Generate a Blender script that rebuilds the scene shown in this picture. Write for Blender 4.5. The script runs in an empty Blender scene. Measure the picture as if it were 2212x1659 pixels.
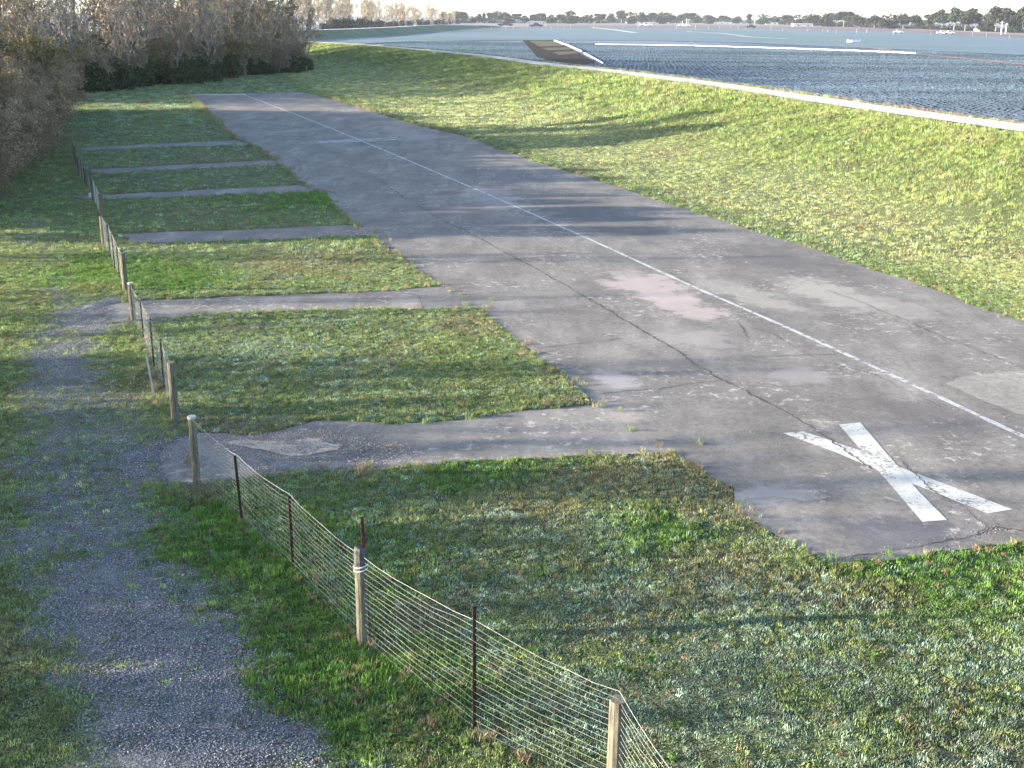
import bpy, math, random
import numpy as np
from mathutils import Matrix, Vector
from mathutils.geometry import delaunay_2d_cdt

S = bpy.context.scene
COL = S.collection
rnd = random.Random(7)
rng = np.random.default_rng(7)
R = math.radians

# ------------------------------------------------------------------ camera
CAM_H = 8.5
FPX = 2500.0                      # focal length in units of a 2212 x 1659 picture
PITCH = math.atan((829.5 - 36) / FPX)
ROLL = 0.010
cam_d = bpy.data.cameras.new('camera')
cam = bpy.data.objects.new('camera', cam_d)
COL.objects.link(cam)
CM = Matrix.Rotation(math.pi / 2 - PITCH, 4, 'X') @ Matrix.Rotation(ROLL, 4, 'Z')
cam.matrix_world = Matrix.Translation((0, 0, CAM_H)) @ CM
cam_d.sensor_width = 36
cam_d.lens = FPX / 2212 * 36
cam_d.clip_start = 0.1
cam_d.clip_end = 12000
S.camera = cam

# ------------------------------------------------------------------ world, sun, exposure
SUN_EL, SUN_BEARING = R(10.8), R(-96)         # bearing from +Y, clockwise: the sun stands to the left
w = bpy.data.worlds.new('World')
S.world = w
w.use_nodes = True
wn = w.node_tree
bg = wn.nodes['Background']
sky = wn.nodes.new('ShaderNodeTexSky')
sky.sky_type = 'NISHITA'
sky.sun_disc = False
sky.sun_elevation = SUN_EL
sky.sun_rotation = SUN_BEARING
sky.altitude = 0
sky.air_density = 0.65
sky.dust_density = 0.8
sky.ozone_density = 1.0
bg.inputs['Strength'].default_value = 0.15
wn.links.new(sky.outputs['Color'], bg.inputs['Color'])

sun_d = bpy.data.lights.new('sun', 'SUN')
sun_d.energy = 5.0
sun_d.angle = R(0.6)
sun_d.color = (1.0, 0.90, 0.77)
sun = bpy.data.objects.new('sun', sun_d)
COL.objects.link(sun)
to_sun = Vector((math.sin(SUN_BEARING) * math.cos(SUN_EL), math.cos(SUN_BEARING) * math.cos(SUN_EL), math.sin(SUN_EL)))
sun.rotation_euler = to_sun.to_track_quat('Z', 'Y').to_euler()
sun.location = (-60, 0, 60)

S.view_settings.view_transform = 'Standard'
S.view_settings.look = 'None'
S.view_settings.exposure = 2.4
S.view_settings.gamma = 1
S.view_settings.use_curve_mapping = False
S.cycles.max_bounces = 6
S.cycles.diffuse_bounces = 2
S.cycles.transparent_max_bounces = 8
S.cycles.volume_bounces = 0


# ------------------------------------------------------------------ helpers
def G(px, py, z=0.0):
    """ground point seen at a picture point, on the level z"""
    d = CM.to_3x3() @ Vector(((px - 1106) / FPX, -(py - 829.5) / FPX, -1))
    t = (z - CAM_H) / d.z
    return (d.x * t, d.y * t)


def GL(pts, z=0.0):
    return [G(a, b, z) for a, b in pts]


def height_of(px_base, px_top):
    """height of an upright pole from its foot and head in the picture"""
    bx, by = G(*px_base)
    d = CM.to_3x3() @ Vector(((px_top[0] - 1106) / FPX, -(px_top[1] - 829.5) / FPX, -1))
    k = by / d.y
    return CAM_H + d.z * k


def tag(o, label=None, cat=None, group=None, kind=None):
    if label: o['label'] = label
    if cat: o['category'] = cat
    if group: o['group'] = group
    if kind: o['kind'] = kind
    return o


def empty(name, loc=(0, 0, 0), rz=0):
    o = bpy.data.objects.new(name, None)
    COL.objects.link(o)
    o.location = loc
    o.rotation_euler = (0, 0, rz)
    o.empty_display_size = 0.2
    return o


def link_mesh(name, me, parent=None):
    o = bpy.data.objects.new(name, me)
    COL.objects.link(o)
    if parent: o.parent = parent
    return o


def mesh_from(name, v, f, mat, smooth=False):
    me = bpy.data.meshes.new(name)
    v = np.asarray(v, dtype=np.float32)
    if isinstance(f, np.ndarray):
        n, k = f.shape
        me.vertices.add(len(v)); me.vertices.foreach_set('co', v.ravel())
        me.loops.add(n * k); me.loops.foreach_set('vertex_index', f.astype(np.int32).ravel())
        me.polygons.add(n)
        me.polygons.foreach_set('loop_start', np.arange(n, dtype=np.int32) * k)
        me.update(calc_edges=True)
    else:
        me.from_pydata([tuple(map(float, q)) for q in v], [], f)
        me.update()
    if smooth:
        me.polygons.foreach_set('use_smooth', np.ones(len(me.polygons), dtype=bool))
    if mat is not None:
        for m in (mat if isinstance(mat, (list, tuple)) else [mat]):
            me.materials.append(m)
    me.validate()
    return me


class MB:
    """collects simple shapes into one mesh"""
    def __init__(s): s.v, s.f = [], []

    def box(s, c, size, rz=0):
        x, y, z = [q / 2 for q in size]
        i = len(s.v); ca, sa = math.cos(rz), math.sin(rz)
        for dz in (-z, z):
            for dx, dy in ((-x, -y), (x, -y), (x, y), (-x, y)):
                s.v.append((c[0] + dx * ca - dy * sa, c[1] + dx * sa + dy * ca, c[2] + dz))
        s.f += [(i + 3, i + 2, i + 1, i), (i + 4, i + 5, i + 6, i + 7)]
        for k in range(4):
            s.f.append((i + k, i + (k + 1) % 4, i + 4 + (k + 1) % 4, i + 4 + k))

    def tube(s, pts, rad, n=6, cap=True):
        pts = [Vector(p) for p in pts]
        if not isinstance(rad, (list, tuple)): rad = [rad] * len(pts)
        rings = []
        for k, p in enumerate(pts):
            t = (pts[min(k + 1, len(pts) - 1)] - pts[max(k - 1, 0)])
            if t.length < 1e-9: t = Vector((0, 0, 1))
            t.normalize()
            a = t.cross(Vector((0, 0, 1)) if abs(t.z) < .9 else Vector((1, 0, 0))).normalized()
            b = t.cross(a)
            rings.append(len(s.v))
            for j in range(n):
                an = 2 * math.pi * j / n
                s.v.append(tuple(p + (a * math.cos(an) + b * math.sin(an)) * rad[k]))
        for k in range(len(rings) - 1):
            for j in range(n):
                s.f.append((rings[k] + j, rings[k] + (j + 1) % n, rings[k + 1] + (j + 1) % n, rings[k + 1] + j))
        if cap:
            s.f.append(tuple(rings[0] + j for j in reversed(range(n))))
            s.f.append(tuple(rings[-1] + j for j in range(n)))

    def build(s, name, mat, parent=None, smooth=False):
        return link_mesh(name, mesh_from(name, s.v, s.f, mat, smooth), parent)


# --- lattice noise
_perm = rng.random((512, 512))


def vnoise(x, y, s):
    x = np.asarray(x) / s + 1000.3; y = np.asarray(y) / s + 1000.7
    xi = np.floor(x).astype(int); yi = np.floor(y).astype(int)
    fx = x - xi; fy = y - yi
    fx = fx * fx * (3 - 2 * fx); fy = fy * fy * (3 - 2 * fy)
    g = lambda a, b: _perm[a % 512, b % 512]
    return (g(xi, yi) * (1 - fx) + g(xi + 1, yi) * fx) * (1 - fy) + (g(xi, yi + 1) * (1 - fx) + g(xi + 1, yi + 1) * fx) * fy


def fbm(x, y, s, o=4):
    a, t, r = 1.0, 0.0, 0.0
    for k in range(o):
        r = r + a * vnoise(x + 31 * k, y - 17 * k, s); t += a; a *= .55; s *= .47
    return r / t


def sstep(a, b, x):
    t = np.clip((x - a) / (b - a), 0, 1)
    return t * t * (3 - 2 * t)


def inpoly(x, y, poly):
    x = np.asarray(x); r = np.zeros(x.shape, bool)
    n = len(poly)
    for i in range(n):
        (x1, y1), (x2, y2) = poly[i], poly[(i + 1) % n]
        if y1 == y2: continue
        c = ((y1 > y) != (y2 > y)) & (x < (x2 - x1) * (y - y1) / (y2 - y1) + x1)
        r ^= c
    return r


def dline(x, y, pl):
    """distance to a polyline, and which side (+1 right of travel)"""
    best = np.full(np.shape(x), 1e9); side = np.ones(np.shape(x))
    for (x1, y1), (x2, y2) in zip(pl[:-1], pl[1:]):
        dx, dy = x2 - x1, y2 - y1; L = dx * dx + dy * dy
        t = np.clip(((x - x1) * dx + (y - y1) * dy) / L, 0, 1)
        qx, qy = x - x1 - t * dx, y - y1 - t * dy
        d = np.hypot(qx, qy)
        m = d < best
        best = np.where(m, d, best)
        side = np.where(m, np.where(dx * (y - y1) - dy * (x - x1) < 0, 1.0, -1.0), side)
    return best, side


def resample(pl, step):
    out = [pl[0]]
    for a, b in zip(pl[:-1], pl[1:]):
        L = math.hypot(b[0] - a[0], b[1] - a[1]); n = max(1, int(L / step))
        for k in range(1, n + 1): out.append((a[0] + (b[0] - a[0]) * k / n, a[1] + (b[1] - a[1]) * k / n))
    return out


def smooth_line(pl, n=3):
    for _ in range(n):
        q = [pl[0]]
        for a, b in zip(pl[:-1], pl[1:]):
            q += [(a[0] * .75 + b[0] * .25, a[1] * .75 + b[1] * .25), (a[0] * .25 + b[0] * .75, a[1] * .25 + b[1] * .75)]
        q.append(pl[-1]); pl = q
    return pl


# --- materials
def new_mat(name):
    m = bpy.data.materials.new(name); m.use_nodes = True
    nt = m.node_tree; b = nt.nodes['Principled BSDF']
    b.inputs['Roughness'].default_value = .85
    b.inputs['Specular IOR Level'].default_value = .04
    return m, nt, b


def N(nt, t, **kw):
    n = nt.nodes.new('ShaderNode' + t)
    for k, v in kw.items(): setattr(n, k, v)
    return n


def world_pos(nt, scale=(1, 1, 1)):
    g = N(nt, 'NewGeometry'); m = N(nt, 'Mapping')
    m.inputs['Scale'].default_value = scale
    nt.links.new(g.outputs['Position'], m.inputs['Vector'])
    return m.outputs['Vector']


def noise(nt, vec, scale, detail=4, rough=.6):
    n = N(nt, 'TexNoise'); n.inputs['Scale'].default_value = scale
    n.inputs['Detail'].default_value = detail; n.inputs['Roughness'].default_value = rough
    nt.links.new(vec, n.inputs['Vector'])
    return n.outputs['Fac']


def ramp(nt, fac, stops):
    r = N(nt, 'ValToRGB')
    while len(r.color_ramp.elements) < len(stops): r.color_ramp.elements.new(.5)
    for e, (p, c) in zip(r.color_ramp.elements, stops):
        e.position = p; e.color = (*c, 1) if len(c) == 3 else c
    nt.links.new(fac, r.inputs['Fac'])
    return r.outputs['Color']


def mix(nt, fac, a, b, mode='MIX'):
    m = N(nt, 'Mix', data_type='RGBA', blend_type=mode)
    for s, v in ((m.inputs[0], fac), (m.inputs[6], a), (m.inputs[7], b)):
        if hasattr(v, 'is_linked'): nt.links.new(v, s)
        elif isinstance(v, (int, float)): s.default_value = v
        else: s.default_value = (*v, 1)
    return m.outputs[2]


def bump(nt, b, h, strength=.5, dist=.02):
    n = N(nt, 'Bump'); n.inputs['Strength'].default_value = strength; n.inputs['Distance'].default_value = dist
    nt.links.new(h, n.inputs['Height']); nt.links.new(n.outputs['Normal'], b.inputs['Normal'])


def grey(v): return (v, v, v)


def simple_mat(name, c1, c2, scale=8, rough=.85, bstr=.3, bd=.01, detail=4, stretch=(1, 1, 1), obj=False):
    m, nt, b = new_mat(name)
    if obj:
        tc = N(nt, 'TexCoord'); mp = N(nt, 'Mapping'); mp.inputs['Scale'].default_value = stretch
        nt.links.new(tc.outputs['Object'], mp.inputs['Vector']); v = mp.outputs['Vector']
    else: v = world_pos(nt, stretch)
    f = noise(nt, v, scale, detail)
    nt.links.new(ramp(nt, f, [(.3, c1), (.7, c2)]), b.inputs['Base Color'])
    b.inputs['Roughness'].default_value = rough
    if bstr: bump(nt, b, f, bstr, bd)
    return m


def blade_mat(name, attr='tint', lo=.6, hi=1.45, trans=.25):
    """leaf material: its tint comes with the point it grows on"""
    m, nt, b = new_mat(name)
    a = N(nt, 'Attribute'); a.attribute_type = 'INSTANCER'; a.attribute_name = attr
    oi = N(nt, 'ObjectInfo')
    f = noise(nt, world_pos(nt), 23, 2)
    k = ramp(nt, f, [(.33, grey(lo)), (.67, grey(hi))])
    c = mix(nt, 1.0, a.outputs['Color'], k, 'MULTIPLY')
    nt.links.new(c, b.inputs['Base Color'])
    b.inputs['Roughness'].default_value = .7
    tr = N(nt, 'BsdfTranslucent'); nt.links.new(c, tr.inputs['Color'])
    ms = N(nt, 'MixShader'); ms.inputs[0].default_value = trans
    out = nt.nodes['Material Output']
    nt.links.new(b.outputs[0], ms.inputs[1]); nt.links.new(tr.outputs[0], ms.inputs[2])
    nt.links.new(ms.outputs[0], out.inputs['Surface'])
    return m


# ------------------------------------------------------------------ plan of the place
P_LEFT = [(405, 205), (450, 245), (512, 302), (545, 316), (592, 344), (652, 398), (700, 425), (768, 487), (815, 520), (860, 550),
          (945, 617), (1040, 675), (1130, 745), (1200, 800), (1290, 872), (1450, 985), (1560, 1060), (1620, 1120), (1700, 1170), (1800, 1228)]
P_BOT = [(1800, 1228), (1860, 1226), (1910, 1218), (2050, 1192), (2212, 1176), (2500, 1140)]
P_RIGHT = [(655, 199), (720, 215), (800, 240), (900, 270), (1010, 297), (1100, 330), (1220, 370), (1340, 405), (1440, 440), (1540, 470),
           (1650, 508), (1760, 538), (1860, 578), (1950, 602), (2050, 640), (2130, 672), (2212, 694), (2420, 765)]
W_LEFT, W_BOT, W_RIGHT = GL(P_LEFT), GL(P_BOT), GL(P_RIGHT)
ex, ey = W_RIGHT[-1][0] - W_RIGHT[-2][0], W_RIGHT[-1][1] - W_RIGHT[-2][1]


def rough_line(pl, amp, step=.25, seed=0):
    q = np.array(resample(pl, step)); d = np.gradient(q, axis=0)
    n = np.stack([-d[:, 1], d[:, 0]], 1) / (np.linalg.norm(d, axis=1)[:, None] + 1e-9)
    k = (fbm(q[:, 0] + seed * 9, q[:, 1], 1.1, 4) - .5) * 2 * amp + (fbm(q[:, 0], q[:, 1] + seed * 5, 5.0, 2) - .5) * amp
    q = q + n * k[:, None]
    return [tuple(p) for p in q]


RUNWAY = rough_line(W_LEFT, .28, seed=1) + rough_line(W_BOT, .22, seed=2)[1:] + rough_line(list(reversed(W_RIGHT)), .22, seed=3)

TAXI = [
    ([(172, 319), (340, 311), (520, 303), (560, 318)], [(540, 313), (350, 320), (176, 326)]),
    ([(190, 367), (380, 357), (590, 346), (640, 372)], [(600, 358), (400, 367), (196, 377)]),
    ([(158, 424), (240, 420), (430, 411), (650, 400), (720, 420)], [(700, 414), (460, 424), (228, 432), (165, 430)]),
    ([(250, 505), (500, 498), (770, 486), (850, 520)], [(815, 512), (520, 520), (272, 528)]),
    ([(215, 660), (330, 648), (600, 637), (860, 629), (950, 618), (1080, 660)], [(1030, 668), (800, 668), (600, 676), (340, 690), (240, 698)]),
    ([(350, 975), (395, 945), (440, 935), (560, 940), (700, 908), (860, 918), (1000, 908), (1120, 888), (1290, 872), (1480, 960)],
     [(1440, 978), (1300, 985), (1000, 1002), (850, 1016), (700, 1022), (560, 1034), (430, 1052), (370, 1050), (340, 1020)]),
]
W_TAXI = []
for k, (a, b) in enumerate(TAXI):
    amp = [.12, .12, .14, .15, .16, .14][k]
    W_TAXI.append(rough_line(GL(a), amp, seed=10 + k) + rough_line(GL(b), amp, seed=20 + k))

H_LEV = 2.5
P_CREST = [(690, 92), (800, 99), (920, 110), (1041, 121), (1176, 141), (1296, 152), (1400, 166), (1503, 179), (1669, 203), (1876, 235), (2207, 280)]
CREST = GL(P_CREST, H_LEV)
c0, c1 = CREST[0], CREST[-1]
cdx, cdy = CREST[-1][0] - CREST[-2][0], CREST[-1][1] - CREST[-2][1]
CREST = [(c0[0] - 75, c0[1] + 62), (c0[0] - 34, c0[1] + 34)] + CREST + [(c1[0] + cdx * 1.4, c1[1] + cdy * 1.4), (c1[0] + cdx * 3.5, c1[1] + cdy * 4.5)]
CREST = smooth_line(CREST, 2)
RW_EXT = [(W_RIGHT[0][0] - 25, W_RIGHT[0][1] + 90)] + W_RIGHT + [(W_RIGHT[-1][0] + ex * 2, W_RIGHT[-1][1] + ey * 2)]


def levee(x, y):
    dc, side = dline(x, y, CREST)
    dr, sr = dline(x, y, RW_EXT)
    dcp = np.maximum(dc - 2.1, 0)
    return dc, side, dr, sr, dcp


# CREST runs from far to near: its right-hand side is the runway side
def terrain(x, y, asphalt=None, micro=True):
    x = np.asarray(x, float); y = np.asarray(y, float)
    dc, side, dr, sr, dcp = levee(x, y)
    wid = np.minimum(dcp + np.where(sr < 0, dr, 0) + 1e-6, 26.0)
    t = np.clip(1 - dcp / wid, 0, 1)
    zin = H_LEV * (.18 * t + .82 * sstep(.30, 1.02, t))
    zin = np.where(sr > 0, 0, zin)
    zout = H_LEV * (1 - sstep(0, 8, dcp))
    z = np.where(side > 0, zin, zout)
    if micro:
        fade = 1 - sstep(150, 300, y)
        z = z + ((fbm(x, y, 2.4, 4) - .5) * .12 + (fbm(x + 50, y, .5, 3) - .5) * .05) * fade
    if asphalt is not None:
        slope = np.where((side > 0) & (sr < 0), sstep(18, 8, dcp) * sstep(0, 1.5, dcp), 0)
        z = z + slope * fade * ((fbm(x + 11, y, 3.2, 4) - .5) * .55)
        z = np.where((side < 0) & (dcp > 8), 0.0, z)
        z = np.where(asphalt, -.012, np.where((side < 0) & (dcp > 8), 0.0, np.maximum(z + .045, .0)) if micro else z + .02)
    return z


# which side convention: check once so that the runway lies on the levee's inner side
_t = levee(np.array([G(1106, 700)[0]]), np.array([G(1106, 700)[1]]))
if _t[1][0] < 0:
    _lv = levee
    def levee(x, y):
        dc, side, dr, sr, dcp = _lv(x, y); return dc, -side, dr, sr, dcp
if _t[3][0] < 0:
    _lv2 = levee
    def levee(x, y):
        dc, side, dr, sr, dcp = _lv2(x, y); return dc, side, dr, -sr, dcp


def on_asphalt(x, y):
    m = inpoly(x, y, RUNWAY)
    for t in W_TAXI: m |= inpoly(x, y, t)
    return m


# gravel lane left of the fence
LANE_L = GL([(190, 1900), (185, 1659), (140, 1480), (40, 1260), (30, 1050), (25, 850), (50, 760), (90, 640), (60, 560), (40, 470)])
LANE_R = GL([(1000, 1900), (800, 1659), (640, 1560), (530, 1400), (420, 1250), (320, 1110), (330, 1050), (395, 960), (290, 900), (215, 760), (170, 650), (130, 560), (100, 470)])
LANE = LANE_L + list(reversed(LANE_R))
FENCE_LINE = GL([(1492, 2005), (1326, 1740), (1025, 1590), (785, 1395), (634, 1240), (522, 1130), (425, 1047), (380, 918), (334, 803), (289, 697), (272, 631), (225, 530),
                 (213, 455), (185, 401), (165, 359), (157, 320), (150, 280)])
DRY_SPOTS = [(620, 960, 1.6), (740, 975, 1.4), (560, 945, .9), (1420, 1010, 1.3), (1500, 1060, 1.3), (1560, 1110, 1.0), (1600, 1230, .9), (1740, 1270, .8), (1840, 1285, .6), (405, 905, .6),
             (1450, 985, 1.2), (1560, 1240, 1.1), (920, 1330, .6), (880, 1560, .5), (660, 575, 3.), (520, 350, 5.), (430, 355, 4), (1130, 145, 6.), (1330, 1040, 1.2),
             (300, 860, 1.), (330, 820, .7), (1250, 870, .5), (1000, 700, 1.3), (1180, 1090, 1.2), (900, 1600, .5), (500, 930, .7), (1900, 1290, .6), (430, 1075, .6)]
DRY = [(*G(a, b), r) for a, b, r in DRY_SPOTS]
GREEN_SPOTS = [(560, 1200, 2.2), (720, 1290, 1.6), (480, 1130, 1.6), (860, 1470, 1.6), (1040, 1010, 1.3), (250, 590, 3), (760, 1560, 1.2), (420, 1110, 1.5), (1450, 1150, 1.2),
               (2100, 1230, 2.2), (1950, 1240, 1.5), (700, 430, 4), (380, 600, 2.4), (650, 1420, 1.6)]
GREEN = [(*G(a, b), r) for a, b, r in GREEN_SPOTS]


def ground_maps(x, y):
    """frost, dry grass, gravel and bare earth at each point, all 0..1"""
    x = np.asarray(x, float); y = np.asarray(y, float)
    n1 = fbm(x, y, 1.3, 4); n2 = fbm(x + 77, y + 13, 4.5, 3); n3 = fbm(x - 40, y, .35, 3)
    din, _ = dline(x, y, LANE_L + [LANE_L[-1]]); dr_, _ = dline(x, y, LANE_R + [LANE_R[-1]])
    inside = inpoly(x, y, LANE)
    dl = np.minimum(din, dr_) * np.where(inside, 1, -1)
    far = sstep(28, 60, y)
    gravel = sstep(-.35, .75, dl + (n1 - .5) * 1.8 + (n3 - .5) * .8)
    gravel = gravel * (1 - sstep(26, 40, y) * .55) * (1 - far * .6) * (.35 + .65 * sstep(.30, .5, n2 + .25 * (1 - far)))
    mid = np.exp(-((y - G(100, 950)[1]) / 4.0) ** 2) * .5      # the lane is half grown over beside the nearest gap
    gravel = gravel * (1 - mid)
    for (px, py, r) in ((385, 1000, 1.3), (235, 680, 1.6)):
        gx, gy = G(px, py); gravel = np.maximum(gravel, sstep(1.25, .6, np.hypot(x - gx, (y - gy) * .8) / r + (n1 - .5)))
    dry = np.zeros_like(x)
    for gx, gy, r in DRY:
        dry = np.maximum(dry, sstep(1.25, .35, np.hypot(x - gx, y - gy) / r + (n1 - .5) * 1.2))
    dry = np.maximum(dry * .9, sstep(.56, .72, fbm(x + 9, y - 9, 2.2, 4)) * .55)
    green = np.zeros_like(x)
    for gx, gy, r in GREEN:
        green = np.maximum(green, sstep(1.5, .3, np.hypot(x - gx, y - gy) / r + (n1 - .5) * .8))
    dc, side, dr, sr, dcp = levee(x, y)
    lev = np.where((side > 0) & (sr < 0), sstep(18, 3, dcp), 0)
    green = np.maximum(green, lev * .85)
    df, sf = dline(x, y, FENCE_LINE)
    # frost lies on the open grass that has not had the sun yet
    frost = .25 + .75 * sstep(.36, .66, fbm(x + 5, y + 3, 1.4, 5) * .6 + n3 * .4)
    open_grass = np.where(sf > 0, 1.0, .12)
    ax, ay = G(1350, 1450)
    fore = sstep(1.6, .2, np.hypot((x - ax) / 8.5, (y - ay) / 5.5))
    bx, by = G(520, 780)
    fore = np.maximum(fore, .75 * sstep(1.5, .3, np.hypot((x - bx) / 4, (y - by) / 4.5)))
    amount = np.where(y > 60, .5, .22) * (1 - .6 * lev) + fore * .5
    frost = frost * amount * open_grass * (1 - .7 * green)
    slope_low = np.where((side > 0) & (sr < 0), sstep(9, 20, dcp), 0)
    frost = np.where((side > 0) & (sr < 0), np.maximum(frost * .4, slope_low * .25 * n1), frost)
    return frost, dry, gravel, green, n1, n2, lev


C_LUSH = np.array([.110, .200, .040]); C_GRASS = np.array([.165, .220, .075]); C_DRY = np.array([.27, .20, .12])
C_FROST = np.array([.23, .31, .26]); C_PALE = np.array([.35, .37, .15]); C_SOIL = np.array([.06, .052, .042]); C_GRAVEL = np.array([.20, .20, .22])


def tint(x, y, frosty=False):
    fr, dry, gv, gr, n1, n2, lev = ground_maps(x, y)
    c = C_GRASS[None] * (0.7 + .6 * n1[:, None])
    dc, side, dr, sr, dcp = levee(x, y)
    pale = np.where((side > 0) & (sr < 0), .8 * sstep(0, 3, dr) * (1 - lev * .65), .15)[:, None] * (.5 + n2[:, None])  # levee slope paler and yellower: its sunlit look is put into the tint
    c = c + (C_PALE - c) * np.clip(pale, 0, 1)
    lush = C_LUSH[None] + (np.array([.20, .25, .075]) - C_LUSH[None]) * lev[:, None]
    c = c + (lush - c) * np.clip(gr, 0, 1)[:, None]
    c = c + (C_DRY - c) * np.clip(dry * .5, 0, 1)[:, None]
    if frosty:
        hit = rng.random(len(fr)) < fr * 1.15
        c = np.where(hit[:, None], c * .35 + C_FROST * .65, c * (1 - .25 * fr[:, None]))
    else:
        c = c + (C_FROST * .7 - c) * (fr * .45)[:, None]
    return np.clip(c, 0, 1), gv, gr, dry


# ------------------------------------------------------------------ ground
def geo(a, b, n, p=3.0):
    t = np.linspace(0, 1, n + 1)[1:]
    return a + (b - a) * t ** p


xs = np.concatenate([-geo(70, 5000, 26)[::-1], np.arange(-70, -14, .8), np.arange(-14, 19, .2), np.arange(19, 62, .8), geo(62, 5000, 28)])
ys = np.concatenate([-geo(5, 3000, 12)[::-1], np.arange(-5, 12, 1.0), np.arange(12, 50, .2), np.arange(50, 90, .5), np.arange(90, 300, 1.0), geo(300, 9000, 30)])
X, Y = np.meshgrid(xs, ys)
xf, yf = X.ravel(), Y.ravel()
asp = on_asphalt(xf, yf)
Z = terrain(xf, yf, asp)
nx, ny = len(xs), len(ys)
idx = np.arange(nx * ny).reshape(ny, nx)
F = np.stack([idx[:-1, :-1], idx[:-1, 1:], idx[1:, 1:], idx[1:, :-1]], -1).reshape(-1, 4)

m_ground, nt, b = new_mat('ground_turf')
at = N(nt, 'Attribute'); at.attribute_name = 'tint'
at2 = N(nt, 'Attribute'); at2.attribute_name = 'cover'
sep = N(nt, 'SeparateColor'); nt.links.new(at2.outputs['Color'], sep.inputs[0])
wp = world_pos(nt)
f1 = noise(nt, wp, 11, 6, .75); f2 = noise(nt, wp, 42, 2, .6)
gc = mix(nt, 1.0, at.outputs['Color'], ramp(nt, f1, [(.32, grey(.3)), (.68, grey(1.8))]), 'MULTIPLY')
gc = mix(nt, 1.0, gc, ramp(nt, noise(nt, wp, 34, 3, .7), [(.38, grey(.25)), (.52, grey(1.0)), (.64, grey(2.2))]), 'MULTIPLY')
gvc = ramp(nt, f2, [(.32, (.05, .05, .052)), (.5, (.14, .138, .142)), (.62, (.25, .245, .24)), (.72, (.5, .49, .47))])
c = mix(nt, sep.outputs[0], gc, gvc)
nt.links.new(c, b.inputs['Base Color'])
bump(nt, b, f1, .9, .06)
me = mesh_from('ground', np.stack([xf, yf, Z], 1), F, m_ground, True)
tc, gv, gr, dry = tint(xf, yf)
# outside the levee the land is field soil
dc, side, dr, sr, dcp = levee(xf, yf)
outf = np.where(side < 0, sstep(5, 9, dcp), 0)[:, None]
soil = np.array([[.155, .175, .195]]) * (.7 + .6 * fbm(xf, yf, 25, 3)[:, None])
gcol = tc * .38 + C_SOIL * .30 * (1 - outf)
gcol = gcol * (1 - outf) + soil * outf
ca = me.color_attributes.new('tint', 'FLOAT_COLOR', 'POINT')
ca.data.foreach_set('color', np.concatenate([gcol, np.ones((len(gcol), 1))], 1).astype(np.float32).ravel())
ca = me.color_attributes.new('cover', 'FLOAT_COLOR', 'POINT')
z0 = np.zeros_like(gv)
ca.data.foreach_set('color', np.stack([gv * (1 - outf[:, 0]), z0, z0, z0 + 1], 1).astype(np.float32).ravel())
tag(link_mesh('ground', me), kind='structure')


# ------------------------------------------------------------------ asphalt
def sheet(name, poly, z, mat, parent=None):
    vs, _, fs, *_ = delaunay_2d_cdt([Vector(p) for p in poly], [], [list(range(len(poly)))], 1, 1e-4)
    return link_mesh(name, mesh_from(name, [(v.x, v.y, z) for v in vs], [tuple(f) for f in fs], mat), parent)


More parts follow.
